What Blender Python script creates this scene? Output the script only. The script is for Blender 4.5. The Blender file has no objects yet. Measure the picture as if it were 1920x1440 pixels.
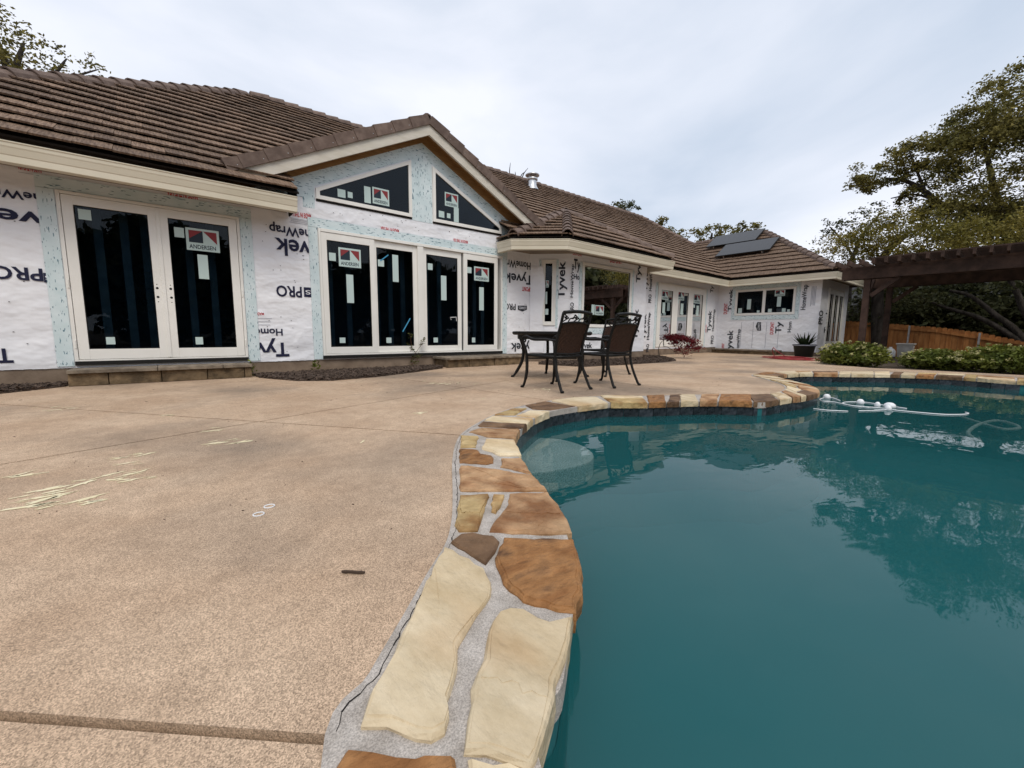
import bpy, bmesh, math, random
from mathutils import Vector, Matrix
R = random.Random(7)
scn = bpy.context.scene
COL = scn.collection
# ------------------------------------------------------------------ camera
FPX, YAW, PITCH, ROLL, CH = 779.4, math.radians(39.487), math.radians(7.015), math.radians(.481), .69
_f = Vector((math.sin(YAW)*math.cos(PITCH), math.cos(YAW)*math.cos(PITCH), -math.sin(PITCH)))
_r0 = Vector((math.cos(YAW), -math.sin(YAW), 0)); _u0 = _r0.cross(_f)
_r = math.cos(ROLL)*_r0+math.sin(ROLL)*_u0; _u = -math.sin(ROLL)*_r0+math.cos(ROLL)*_u0
EYE = Vector((0, 0, CH))
cd = bpy.data.cameras.new('camera'); cam = bpy.data.objects.new('camera', cd); COL.objects.link(cam)
cd.sensor_width = 36; cd.lens = FPX/1920*36; cd.clip_start = .02; cd.clip_end = 2000
M = Matrix((_r, _u, -_f)).transposed().to_4x4(); M.translation = EYE; cam.matrix_world = M
scn.camera = cam
# ------------------------------------------------------------------ world, sun, exposure
SUN_EL, SUN_AZ = math.radians(52), math.radians(-25)
w = bpy.data.worlds.new('World'); scn.world = w; w.use_nodes = True
nt = w.node_tree; nt.nodes.clear()
def wn(t, **k):
    n = nt.nodes.new(t)
    for a, b in k.items(): setattr(n, a, b)
    return n
sky = wn('ShaderNodeTexSky', sky_type='NISHITA', sun_disc=False, sun_elevation=SUN_EL, sun_rotation=math.radians(205), air_density=1.2, dust_density=2.5)
tc = wn('ShaderNodeTexCoord'); mp = wn('ShaderNodeMapping'); mp.inputs['Scale'].default_value = (1, 1, 2.2)
nz = wn('ShaderNodeTexNoise'); nz.inputs['Scale'].default_value = 1.7; nz.inputs['Detail'].default_value = 6; nz.inputs['Roughness'].default_value = .5; nz.inputs['Distortion'].default_value = .35
rp = wn('ShaderNodeValToRGB'); e = rp.color_ramp.elements
e[0].position = .30; e[0].color = (5.4, 6.15, 7.3, 1); e[1].position = .66; e[1].color = (8.6, 8.8, 9.55, 1)
mx = wn('ShaderNodeMixRGB'); mx.inputs[0].default_value = .9
bg = wn('ShaderNodeBackground'); bg.inputs['Strength'].default_value = .1
wo = wn('ShaderNodeOutputWorld')
L = nt.links.new
L(tc.outputs['Generated'], mp.inputs[0]); L(mp.outputs[0], nz.inputs['Vector']); L(nz.outputs['Fac'], rp.inputs[0])
L(sky.outputs[0], mx.inputs[1]); L(rp.outputs[0], mx.inputs[2]); L(mx.outputs[0], bg.inputs['Color']); L(bg.outputs[0], wo.inputs[0])
sd = bpy.data.lights.new('sun', 'SUN'); sd.energy = 1.35; sd.angle = math.radians(28); sd.color = (1, .94, .84)
so = bpy.data.objects.new('sun', sd); COL.objects.link(so)
sdir = Vector((math.sin(SUN_AZ)*math.cos(SUN_EL), -math.cos(SUN_AZ)*math.cos(SUN_EL), math.sin(SUN_EL)))
so.rotation_euler = (-sdir).to_track_quat('-Z', 'Y').to_euler(); so.location = sdir*40
vs = scn.view_settings; vs.view_transform = 'Standard'; vs.look = 'None'; vs.exposure = 0.27; vs.gamma = 1
try: vs.use_curve_mapping = False
except Exception: pass
scn.render.engine = 'CYCLES'
scn.cycles.max_bounces = 8; scn.cycles.transparent_max_bounces = 12
# ------------------------------------------------------------------ pixel helpers
def ray(x, y): return _f+(x-960)/FPX*_r-(y-720)/FPX*_u
def at(x, y, ax, v):
    d = ray(x, y); return EYE+d*((v-EYE[ax])/d[ax])
def atp(x, y, P, n):
    d = ray(x, y); return EYE+d*((P-EYE).dot(n)/d.dot(n))
def gp(x, y, z=0): return at(x, y, 2, z)
def pxof(P):
    v = P-EYE; z = v.dot(_f); return (960+FPX*v.dot(_r)/z, 720-FPX*v.dot(_u)/z, z)
# ------------------------------------------------------------------ materials
MATS = {}
def mat(name, col=(.5, .5, .5), rough=.7, col2=None, scale=8, detail=4, bump=0, bscale=None, bdist=.01, metal=0, spec=.3, stretch=(1, 1, 1), rnd=0, lo=.35, hi=.65, fleck=None, fscale=300, coord='Object', bdetail=4, fdet=1, flo=.3, fhi=.7, frough=.5, grit=0, col3=None, s3=1.2, thr3=(.45, .65)):
    if name in MATS: return MATS[name]
    m = bpy.data.materials.new(name); m.use_nodes = True; t = m.node_tree; N = t.nodes; K = t.links.new
    p = N['Principled BSDF']; p.inputs['Roughness'].default_value = rough; p.inputs['Metallic'].default_value = metal
    p.inputs['Specular IOR Level'].default_value = spec
    tcn = N.new('ShaderNodeTexCoord'); mpn = N.new('ShaderNodeMapping'); mpn.inputs['Scale'].default_value = stretch
    K(tcn.outputs[coord], mpn.inputs[0])
    out = None
    def noise(sc, de=4):
        n = N.new('ShaderNodeTexNoise'); n.inputs['Scale'].default_value = sc; n.inputs['Detail'].default_value = de; K(mpn.outputs[0], n.inputs['Vector']); return n
    def ramp(src, a, b, ca, cb):
        r = N.new('ShaderNodeValToRGB'); r.color_ramp.elements[0].position = a; r.color_ramp.elements[1].position = b
        r.color_ramp.elements[0].color = (*ca, 1); r.color_ramp.elements[1].color = (*cb, 1); K(src, r.inputs[0]); return r
    def mix(fac, a, b, mode='MIX'):
        x = N.new('ShaderNodeMixRGB'); x.blend_type = mode
        for i, v in ((0, fac), (1, a), (2, b)):
            if hasattr(v, 'is_linked'): K(v, x.inputs[i])
            elif i == 0: x.inputs[0].default_value = v
            else: x.inputs[i].default_value = (*v, 1)
        return x.outputs[0]
    if col2: out = ramp(noise(scale, detail).outputs['Fac'], lo, hi, col, col2).outputs[0]
    if col3:
        f3 = ramp(noise(s3, 5).outputs['Fac'], thr3[0], thr3[1], (0, 0, 0), (1, 1, 1)).outputs[0]
        out = mix(f3, out if out is not None else col, col3)
    if fleck:
        f = noise(fscale, fdet); f.inputs['Roughness'].default_value = frough
        fl = ramp(f.outputs['Fac'], flo, fhi, fleck[0], fleck[1]).outputs[0]
        out = mix(.85, out if out is not None else col, fl, 'MULTIPLY')
    if grit:
        vo = N.new('ShaderNodeTexVoronoi'); vo.inputs['Scale'].default_value = grit; K(mpn.outputs[0], vo.inputs['Vector'])
        bw_ = N.new('ShaderNodeRGBToBW'); K(vo.outputs['Color'], bw_.inputs[0])
        gr = ramp(bw_.outputs[0], .15, .85, (.55, .54, .52), (1.4, 1.38, 1.34)).outputs[0]
        out = mix(1.0, out if out is not None else col, gr, 'MULTIPLY')
    if rnd:
        oi = N.new('ShaderNodeObjectInfo'); hs = N.new('ShaderNodeHueSaturation')
        mr = N.new('ShaderNodeMapRange'); mr.inputs['To Min'].default_value = 1-rnd; mr.inputs['To Max'].default_value = 1+rnd
        K(oi.outputs['Random'], mr.inputs['Value']); K(mr.outputs[0], hs.inputs['Value'])
        if out is not None: K(out, hs.inputs['Color'])
        else: hs.inputs['Color'].default_value = (*col, 1)
        out = hs.outputs[0]
    if out is not None: K(out, p.inputs['Base Color'])
    else: p.inputs['Base Color'].default_value = (*col, 1)
    if bump:
        b = N.new('ShaderNodeBump'); b.inputs['Strength'].default_value = bump; b.inputs['Distance'].default_value = bdist
        K(noise(bscale or scale*4, bdetail).outputs['Fac'], b.inputs['Height']); K(b.outputs[0], p.inputs['Normal'])
    MATS[name] = m; return m
def nodes_of(m): return m.node_tree.nodes, m.node_tree.links.new, m.node_tree.nodes['Principled BSDF']
mDECK = mat('deck_concrete', (.445, .32, .224), .9, (.53, .40, .292), 1.6, 8, bump=.12, bscale=300, bdist=.003, grit=430, fleck=((.78, .765, .75), (1.16, 1.16, 1.16)), fscale=9, fdet=12, frough=.75, col3=(.285, .222, .17), s3=.5, thr3=(.48, .64), spec=.15, bdetail=2)
mMORT = mat('mortar', (.36, .32, .28), .95, (.5, .455, .41), 14, bump=.6, bscale=160, bdist=.004, fleck=((.6, .6, .6), (1.2, 1.2, 1.2)), fscale=330)
mGROUND = mat('soil', (.05, .037, .026), .95, (.1, .075, .05), 3, bump=.6, bscale=30, bdist=.03)
def stonemat(nm, a, b_, c3, s3=5, st=(1, 1, 1), thr=(.5, .66), fl=((.62, .58, .52), (1.25, 1.23, 1.2)), sc=7):
    m = mat('stone_'+nm, a, .66, b_, sc, 9, bump=1.0, bscale=17, bdist=.02, rnd=.13, col3=c3, s3=s3, thr3=thr, bdetail=12, fleck=fl, fscale=13, fdet=14, frough=.68, stretch=st, spec=.22)
    return m
STONE = {'cream': stonemat('cream', (.575, .455, .29), (.70, .60, .435), (.45, .275, .125), 2.2, (1, .5, 1), thr=(.53, .74), sc=2.5, fl=((.78, .73, .64), (1.14, 1.14, 1.14))), 'gold': stonemat('gold', (.43, .30, .135), (.56, .43, .225), (.30, .16, .06), 4),
 'rust': stonemat('rust', (.24, .108, .038), (.42, .22, .09), (.10, .05, .026), 7, (1, 1.9, 1), (.52, .7)), 'tan': stonemat('tan', (.36, .205, .105), (.48, .31, .175), (.24, .115, .05), 5), 'brown': stonemat('brown', (.135, .078, .042), (.22, .135, .078), (.09, .05, .03), 6)}
mTYVEK = mat('house_wrap', (.80, .81, .85), .55, (.86, .865, .89), 1.3, 4, bump=.8, bscale=1.9, bdist=.07, stretch=(1, 1, 1.7), spec=.35, bdetail=3)
mINK = mat('wrap_ink', (.012, .014, .045), .6)
mINKK = mat('wrap_ink_grey', (.03, .035, .045), .6)
mRED = mat('wrap_ink_red', (.55, .05, .06), .6)
mGREY = mat('wrap_ink_light', (.3, .31, .36), .6)
def tape(name, st):
    m = mat(name, (.58, .70, .72), .45, (.70, .79, .81), 5, bump=.25, bscale=6, bdist=.02, spec=.4)
    N, K, p = nodes_of(m); src = p.inputs['Base Color'].links[0].from_socket
    t = N.new('ShaderNodeTexCoord'); mp_ = N.new('ShaderNodeMapping'); mp_.inputs['Scale'].default_value = st; K(t.outputs['Object'], mp_.inputs[0])
    n = N.new('ShaderNodeTexNoise'); n.inputs['Scale'].default_value = 1; n.inputs['Detail'].default_value = 1; K(mp_.outputs[0], n.inputs['Vector'])
    r = N.new('ShaderNodeValToRGB'); r.color_ramp.elements[0].position = .64; r.color_ramp.elements[1].position = .68; K(n.outputs['Fac'], r.inputs[0])
    x = N.new('ShaderNodeMixRGB'); K(r.outputs[0], x.inputs[0]); K(src, x.inputs[1]); x.inputs[2].default_value = (.1, .2, .25, 1); K(x.outputs[0], p.inputs['Base Color'])
    return m
mTAPEV = tape('flashing_tape_upright', (60, 60, 14)); mTAPEH = tape('flashing_tape_level', (14, 14, 64))
mFRAME = mat('white_vinyl', (.80, .785, .735), .38, spec=.45, col2=(.85, .835, .79), scale=3)
mDARK = mat('dark_gap', (.012, .011, .010), .8)
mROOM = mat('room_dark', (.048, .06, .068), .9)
mSTUD = mat('stud_wood', (.17, .18, .19), .8, (.23, .24, .24), 6)
mGUT = mat('gutter_cream', (.60, .545, .42), .45, (.66, .60, .475), 1.5, spec=.4, bump=.08, bscale=3)
mBARGE = mat('barge_paint', (.57, .525, .44), .7, (.64, .60, .52), 4, bump=.2, bscale=30, stretch=(1, 1, 4))
mWOOD = mat('raw_soffit_wood', (.24, .125, .045), .7, (.34, .19, .075), 5, stretch=(1, 8, 8), bump=.2)
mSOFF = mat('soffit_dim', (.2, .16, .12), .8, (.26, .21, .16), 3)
mTILE = mat('roof_tile_shake', (.105, .066, .045), .8, (.235, .16, .11), 6, 5, bump=.9, bscale=10, bdist=.02, stretch=(9, .8, .8), rnd=.32, spec=.25)
mTILE2 = mat('roof_tile_shake_cross', (.105, .066, .045), .8, (.235, .16, .11), 6, 5, bump=.9, bscale=10, bdist=.02, stretch=(.8, 9, .8), rnd=.32, spec=.25)
mCAP = mat('ridge_tile_brown', (.115, .078, .062), .75, (.175, .125, .1), 9, bump=.5, bscale=22, bdist=.01, rnd=.16)
mFELT = mat('roof_felt', (.018, .014, .012), .95)
mFOUND = mat('foundation', (.17, .125, .09), .9, (.25, .19, .14), 5, bump=.4, bscale=40)
mLEDGE = mat('ledge_stone', (.085, .06, .035), .85, (.2, .14, .08), 9, 7, bump=.8, bscale=22, bdist=.02, rnd=.2)
mFLAG = mat('flagstone', (.12, .095, .07), .85, (.25, .205, .155), 7, 6, bump=.7, bscale=18, bdist=.02, rnd=.15)
mSOLAR = mat('solar_glass', (.03, .031, .034), .3, spec=.3)
mGALV = mat('galvanised', (.55, .56, .57), .38, (.66, .67, .68), 12, metal=.85)
mIRON = mat('cast_aluminium', (.005, .005, .005), .5, spec=.22, col2=(.012, .011, .01), scale=20)
mPERG = mat('pergola_timber', (.04, .024, .018), .85, (.085, .05, .037), 5, 5, bump=.3, bscale=30, stretch=(1, 1, 1), rnd=.2)
mFENCE = mat('cedar_fence', (.30, .115, .032), .75, (.46, .20, .065), 4, 5, stretch=(3, 3, .6), rnd=.28, bump=.2)
mBARK = mat('bark', (.025, .02, .016), .95, (.06, .05, .042), 9, 6, bump=.9, bscale=16, bdist=.05, stretch=(1, 1, .4))
mTILEP = mat('pool_tile_glaze', (.013, .016, .021), .25, (.045, .052, .062), 28, 5, rnd=.4, spec=.6)
mGROUT = mat('pool_grout', (.14, .15, .16), .8)
mPOOL = mat('pool_plaster', (.016, .13, .142), .9, (.018, .14, .152), 2)
mPSTEP = mat('pool_step_plaster', (.50, .56, .53), .9, (.74, .79, .76), 3, fleck=((.35, .35, .35), (1.25, 1.25, 1.25)), fscale=110)
mWHITE = mat('white_plastic', (.78, .79, .8), .35, spec=.5)
mHOSE = mat('hose_red', (.24, .022, .028), .45, (.36, .045, .05), 8)
mPOT = mat('black_pot', (.015, .017, .017), .5)
mMULCH = mat('bark_mulch', (.03, .021, .017), .95, (.125, .088, .066), 60, 2)
mPAINT = mat('paint_spill', (.72, .63, .40), .7, (.8, .72, .5), 20)
mTWIG = mat('twig', (.06, .04, .028), .9)
mSHING = mat('neighbour_shingle', (.028, .029, .03), .95, (.05, .05, .052), 7, stretch=(1, 1, 1))
mNWALL = mat('neighbour_wall', (.055, .045, .04), .9)
# woven wicker
mWICK = mat('woven_wicker', (.028, .012, .007), .6, (.062, .029, .017), 60, bump=0)
N, K, p = nodes_of(mWICK); t = N.new('ShaderNodeTexCoord'); ck = N.new('ShaderNodeTexWave'); ck.wave_type = 'BANDS'; ck.bands_direction = 'DIAGONAL'; ck.inputs['Scale'].default_value = 32
K(t.outputs['Object'], ck.inputs['Vector']); b = N.new('ShaderNodeBump'); b.inputs['Strength'].default_value = .9; b.inputs['Distance'].default_value = .01; K(ck.outputs['Fac'], b.inputs['Height']); K(b.outputs[0], p.inputs['Normal'])
def leafmat(name, a, b_, c=None):
    m = mat(name, a, .6, b_, 1.1, 3, spec=.25, lo=.3, hi=.7)
    N, K, p = nodes_of(m); src = p.inputs['Base Color'].links[0].from_socket
    g = N.new('ShaderNodeNewGeometry'); hs = N.new('ShaderNodeHueSaturation'); mr = N.new('ShaderNodeMapRange'); mr.inputs['To Min'].default_value = .55; mr.inputs['To Max'].default_value = 1.5
    K(g.outputs['Random Per Island'], mr.inputs['Value']); K(mr.outputs[0], hs.inputs['Value']); K(src, hs.inputs['Color']); K(hs.outputs[0], p.inputs['Base Color'])
    tr = N.new('ShaderNodeBsdfTranslucent'); K(hs.outputs[0], tr.inputs['Color']); ad = N.new('ShaderNodeMixShader'); ad.inputs[0].default_value = .3
    o = N['Material Output']; K(p.outputs[0], ad.inputs[1]); K(tr.outputs[0], ad.inputs[2]); K(ad.outputs[0], o.inputs['Surface'])
    return m
mOAK = leafmat('oak_leaf', (.095, .092, .024), (.22, .18, .045))
mOAKD = leafmat('oak_leaf_dark', (.042, .052, .022), (.10, .10, .038))
mYEL = leafmat('yellow_green_leaf', (.11, .105, .02), (.23, .18, .036))
mBUSH = leafmat('bush_leaf', (.075, .105, .02), (.20, .205, .035))
mFLOW = leafmat('cream_blossom', (.42, .40, .17), (.56, .52, .28))
mMAPLE = leafmat('maple_leaf', (.10, .008, .014), (.17, .016, .022))
mAGAVE = leafmat('agave_leaf', (.018, .035, .014), (.04, .06, .025))
mROSE = leafmat('rose_leaf', (.06, .07, .02), (.13, .13, .04))
def layered(name, tint, ior, rough, bumpscale=None, bstr=0, bdist=.01):
    m = bpy.data.materials.new(name); m.use_nodes = True; N = m.node_tree.nodes; K = m.node_tree.links.new; N.remove(N['Principled BSDF'])
    o = N['Material Output']; fr = N.new('ShaderNodeFresnel'); fr.inputs['IOR'].default_value = ior
    tr = N.new('ShaderNodeBsdfTransparent'); tr.inputs[0].default_value = (*tint, 1); gl = N.new('ShaderNodeBsdfGlossy'); gl.inputs['Roughness'].default_value = rough
    x = N.new('ShaderNodeMixShader'); K(fr.outputs[0], x.inputs[0]); K(tr.outputs[0], x.inputs[1]); K(gl.outputs[0], x.inputs[2]); K(x.outputs[0], o.inputs['Surface'])
    return m, N, K, fr, gl
mGLASS, *_x = layered('window_glass', (.46, .57, .64), 1.32, .01)
mWATER, N, K, fr, gl = layered('pool_water', (.93, .97, .97), 1.33, .015)
t = N.new('ShaderNodeTexCoord'); n1 = N.new('ShaderNodeTexNoise'); n1.inputs['Scale'].default_value = 3.2; n1.inputs['Detail'].default_value = 2.5; n1.inputs['Distortion'].default_value = .6
mp_ = N.new('ShaderNodeMapping'); mp_.inputs['Rotation'].default_value = (0, 0, .7); mp_.inputs['Scale'].default_value = (1, 1.8, 1)
K(t.outputs['Object'], mp_.inputs[0]); K(mp_.outputs[0], n1.inputs['Vector'])
b = N.new('ShaderNodeBump'); b.inputs['Strength'].default_value = .1; b.inputs['Distance'].default_value = .02; K(n1.outputs['Fac'], b.inputs['Height']); K(b.outputs[0], gl.inputs['Normal']); K(b.outputs[0], fr.inputs['Normal'])
tr_ = next(n_ for n_ in N if n_.type == 'BSDF_TRANSPARENT'); mxs = next(n_ for n_ in N if n_.type == 'MIX_SHADER')
df = N.new('ShaderNodeBsdfDiffuse'); df.inputs[0].default_value = (.0158, .134, .145, 1); m2 = N.new('ShaderNodeMixShader'); m2.inputs[0].default_value = .45
K(tr_.outputs[0], m2.inputs[1]); K(df.outputs[0], m2.inputs[2]); K(m2.outputs[0], mxs.inputs[1])
# ------------------------------------------------------------------ object helpers
def link(name, me, parent=None, loc=None):
    o = bpy.data.objects.new(name, me); COL.objects.link(o)
    if parent: o.parent = parent
    if loc is not None: o.location = loc
    return o
def tag(o, label=None, cat=None, group=None, kind=None):
    for k, v in (('label', label), ('category', cat), ('group', group), ('kind', kind)):
        if v: o[k] = v
    return o
def thing(name, label, cat, loc=(0, 0, 0), rz=0, group=None):
    o = link(name, None); o.location = loc; o.rotation_euler = (0, 0, rz); o.empty_display_size = .1
    return tag(o, label, cat, group)
class MB:
    def __init__(s): s.v = []; s.f = []
    def add(s, vs, fs):
        k = len(s.v); s.v += [tuple(x) for x in vs]; s.f += [tuple(i+k for i in f) for f in fs]; return s
    def box(s, c, d, rz=0, m=None):
        x, y, z = d[0]/2, d[1]/2, d[2]/2
        P = [Vector((a, b_, e_)) for a in (-x, x) for b_ in (-y, y) for e_ in (-z, z)]
        if rz: P = [Matrix.Rotation(rz, 3, 'Z') @ q for q in P]
        if m is not None: P = [m @ q for q in P]
        P = [q+Vector(c) for q in P]
        return s.add(P, [(0, 1, 3, 2), (4, 6, 7, 5), (0, 4, 5, 1), (2, 3, 7, 6), (0, 2, 6, 4), (1, 5, 7, 3)])
    def bb(s, a, b_): return s.box([(i+j)/2 for i, j in zip(a, b_)], [abs(j-i) for i, j in zip(a, b_)])
    def prism(s, P, off):
        n = len(P); off = Vector(off); T = [Vector(q)+off for q in P]
        return s.add(list(P)+T, [tuple(range(n))[::-1], tuple(range(n, 2*n))]+[(i, (i+1) % n, n+(i+1) % n, n+i) for i in range(n)])
    def tube(s, pts, r, n=8, cap=True):
        pts = [Vector(q) for q in pts]; rs = r if isinstance(r, (list, tuple)) else [r]*len(pts)
        k = len(s.v); prev = None
        for i, q in enumerate(pts):
            d = (pts[min(i+1, len(pts)-1)]-pts[max(i-1, 0)])
            d = d.normalized() if d.length > 1e-9 else Vector((0, 0, 1))
            if prev is None: a = d.orthogonal().normalized()
            else:
                a = prev-d*prev.dot(d); a = a.normalized() if a.length > 1e-6 else d.orthogonal().normalized()
            prev = a; b2 = d.cross(a)
            for j in range(n):
                th = 2*math.pi*j/n; s.v.append(tuple(q+(a*math.cos(th)+b2*math.sin(th))*rs[i]))
        for i in range(len(pts)-1):
            for j in range(n):
                s.f.append((k+i*n+j, k+i*n+(j+1) % n, k+(i+1)*n+(j+1) % n, k+(i+1)*n+j))
        if cap: s.f.append(tuple(k+j for j in range(n))[::-1]); s.f.append(tuple(k+(len(pts)-1)*n+j for j in range(n)))
        return s
    def lathe(s, prof, c, n=24):
        k = len(s.v)
        for (r, z) in prof:
            for j in range(n):
                th = 2*math.pi*j/n; s.v.append((c[0]+r*math.cos(th), c[1]+r*math.sin(th), c[2]+z))
        for i in range(len(prof)-1):
            for j in range(n): s.f.append((k+i*n+j, k+i*n+(j+1) % n, k+(i+1)*n+(j+1) % n, k+(i+1)*n+j))
        return s
    def mesh(s, name, m, smooth=False):
        me = bpy.data.meshes.new(name); me.from_pydata(s.v, [], s.f); me.materials.append(m)
        if smooth: me.polygons.foreach_set('use_smooth', [True]*len(me.polygons))
        me.update(); return me
    def build(s, name, m, parent=None, smooth=False, bevel=0, loc=None):
        me = s.mesh(name, m, smooth)
        if bevel:
            bm = bmesh.new(); bm.from_mesh(me); bmesh.ops.recalc_face_normals(bm, faces=bm.faces)
            bmesh.ops.bevel(bm, geom=bm.edges[:], offset=bevel, segments=2, affect='EDGES', profile=.6, clamp_overlap=True); bm.to_mesh(me); bm.free()
        return link(name, me, parent, loc)
def spline(pts, n=8, closed=False):
    pts = [Vector(q) for q in pts]; out = []; N_ = len(pts); rng = N_ if closed else N_-1
    for i in range(rng):
        g = (lambda j: pts[j % N_]) if closed else (lambda j: pts[max(0, min(N_-1, j))])
        p0, p1, p2, p3 = g(i-1), g(i), g(i+1), g(i+2)
        for k in range(n):
            t_ = k/n; out.append(.5*((2*p1)+(p2-p0)*t_+(2*p0-5*p1+4*p2-p3)*t_**2+(3*p1-p0-3*p2+p3)*t_**3))
    if not closed: out.append(pts[-1])
    return out
# ================================================================== POOL AND DECK
OUT_IN = [((1125, 744), (1140, 757)), ((1210, 743.5), (1212, 757)), ((1306, 741), (1310, 754)), ((1380, 740.5), (1385, 754.5)), ((1420, 741), (1435, 756)), ((1455, 738), (1475, 749.5)), ((1473, 730), (1510, 745)), ((1468, 722), (1537, 737)), ((1444, 714), (1527, 726.5)), ((1422, 708), (1492, 717)), ((1410, 704), (1460, 708.5)), ((1425, 700.5), (1463, 705.5)), ((1452, 698), (1478, 703.5)), ((1510, 696.5), (1515, 701.5)), ((1587, 697.6), (1587, 702.5)), ((1675, 698.5), (1672, 703.5)), ((1800, 702.5), (1795, 708)), ((1920, 710), (1915, 716))]
outA = [(617, 1440), (640, 1385), (690, 1290), (745, 1195), (790, 1110), (825, 1050), (848, 1008), (853, 975), (854, 924), (852, 873), (856, 840), (868, 815), (897, 795), (936, 775.5), (976, 763), (1022, 754), (1069, 747)]
innA = [(1035, 1440), (1060, 1350), (1078, 1250), (1086, 1170), (1092, 1110), (1089, 1070), (1080, 1030), (1069, 995), (1056, 966), (1042, 944), (1027, 924), (1002, 894), (980, 860), (968, 834), (970, 821), (979, 809), (1002, 789), (1031, 774), (1080, 765), (1112, 760)]
tailI = [(10.72, -.9), (10.3, -2.0), (9, -2.9), (7, -3.3), (4.5, -3.2), (2.4, -2.5), (1.1, -1.5), (.5, -.6), (.36, -.05)]
tailO = [(11.05, -.95), (10.6, -2.2), (9.1, -3.25), (7, -3.65), (4.4, -3.55), (2.2, -2.8), (.8, -1.65), (.15, -.7), (.02, -.05)]
g2 = lambda q: gp(*q).to_2d()
def resample(P, n_):
    P = [q.to_2d() for q in spline([g2(q).to_3d() for q in P], 8)]; ac = [0]
    for i in range(1, len(P)): ac.append(ac[-1]+(P[i]-P[i-1]).length)
    out = []
    for k in range(n_):
        t_ = ac[-1]*k/(n_-1); i = max(1, next((i for i in range(len(ac)) if ac[i] >= t_-1e-9), len(ac)-1)); f = (t_-ac[i-1])/max(1e-9, ac[i]-ac[i-1]); out.append(P[i-1].lerp(P[i], f))
    return out
inner = resample(innA, 24)+[g2(b_) for a, b_ in OUT_IN]+[Vector(q) for q in tailI]
outer = resample(outA, 24)+[g2(a) for a, b_ in OUT_IN]+[Vector(q) for q in tailO]
INN = [q.to_2d() for q in spline([q.to_3d() for q in inner], 6, True)]
OUTR = [q.to_2d() for q in spline([q.to_3d() for q in outer], 6, True)]
def offset_loop(P, d):
    n = len(P); o = []
    A = sum(P[i].x*P[(i+1) % n].y-P[(i+1) % n].x*P[i].y for i in range(n)); s = 1 if A > 0 else -1
    for i in range(n):
        tdir = (P[(i+1) % n]-P[i-1]); tdir = tdir.normalized() if tdir.length > 1e-9 else Vector((1, 0))
        o.append(P[i]+Vector((tdir.y, -tdir.x))*d*s)
    return o
def ring_sheet(name, outer_loop, inner_loop, z, m, parent=None):
    bm = bmesh.new(); ed = []
    for loop in (outer_loop, inner_loop):
        vv = [bm.verts.new((q[0], q[1], z)) for q in loop]
        ed += [bm.edges.new((vv[i], vv[(i+1) % len(vv)])) for i in range(len(vv))]
    bmesh.ops.triangle_fill(bm, use_beauty=True, use_dissolve=False, edges=ed)
    for f in bm.faces:
        f.normal_update()
        if f.normal.z < 0: f.normal_flip()
    return bm
big = [(300*math.cos(a*math.pi/24), 300*math.sin(a*math.pi/24)) for a in range(48)]
bm = ring_sheet('ground', big, offset_loop(OUTR, -.06), -.035, mGROUND)
me = bpy.data.meshes.new('ground'); bm.to_mesh(me); bm.free(); me.materials.append(mGROUND); tag(link('ground', me), kind='structure')
# deck cut into slabs by its joints
deck_outline = [(-5, -6), (14, -6), (12.0, -3), (12.05, -.2), (11.9, 1.2), (11.75, 2.0), (12.3, 3.0), (13.4, 3.35), (16.6, 4.0), (16.65, 7.6), (-5, 7.6)]
bm = ring_sheet('deck', deck_outline, OUTR, 0, mDECK)
def cut(a, b_, wd, lo=None, hi=None):
    a = Vector(a); b_ = Vector(b_); d = (b_-a).normalized(); n = Vector((-d.y, d.x))
    if lo is None: lo = -1e3
    if hi is None: hi = 1e3
    def sel(): return [f for f in bm.faces]
    for s in (-1, 1):
        fs = sel(); es = {e_ for f in fs for e_ in f.edges}; vv = {v for f in fs for v in f.verts}
        c = a+n*s*wd/2
        bmesh.ops.bisect_plane(bm, geom=list(vv)+list(es)+fs, dist=1e-5, plane_co=(c.x, c.y, 0), plane_no=(n.x, n.y, 0))
    dele = []
    for f in bm.faces:
        c = f.calc_center_median().to_2d()-a
        if abs(c.dot(n)) < wd/2-1e-5 and lo < c.dot(d) < hi: dele.append(f)
    bmesh.ops.delete(bm, geom=dele, context='FACES')
cut(g2((0, 1342)), g2((612, 1387)), .019)
cut(g2((0, 758)), g2((866, 816)), .017)
cut(g2((0, 871)), g2((922, 718)), .017)
cut(g2((780, 714)), g2((1010, 748)), .015)
cut(g2((1197, 722)), g2((1355, 740)), .015)
bmesh.ops.triangulate(bm, faces=[f for f in bm.faces if len(f.verts) > 4])
deck = tag(link('deck', None), kind='structure')
left = set(bm.faces); islands = []
while left:
    st = [left.pop()]; isl = [st[0]]
    while st:
        f = st.pop()
        for e_ in f.edges:
            for g in e_.link_faces:
                if g in left: left.remove(g); st.append(g); isl.append(g)
    islands.append(isl)
for isl in islands:
    if sum(f.calc_area() for f in isl) < .002: continue
    vid = {}; V = []; F = []
    for f in isl:
        idx = []
        for v in f.verts:
            if v not in vid: vid[v] = len(V); V.append(v.co.copy())
            idx.append(vid[v])
        F.append(tuple(idx))
    n = len(V); bot = [Vector((q.x, q.y, -.03)) for q in V]
    iset = set(isl)
    side = []
    for f in isl:
        vs_ = list(f.verts)
        for i, v in enumerate(vs_):
            w_ = vs_[(i+1) % len(vs_)]
            e_ = bm.edges.get((v, w_))
            if sum(1 for g in e_.link_faces if g in iset) == 1: side.append((vid[w_], vid[v], vid[v]+n, vid[w_]+n))
    mb = MB(); mb.v = [tuple(q) for q in V]+[tuple(q) for q in bot]; mb.f = F+side
    mb.build('deck_slab', mDECK, deck)
bm.free()
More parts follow.
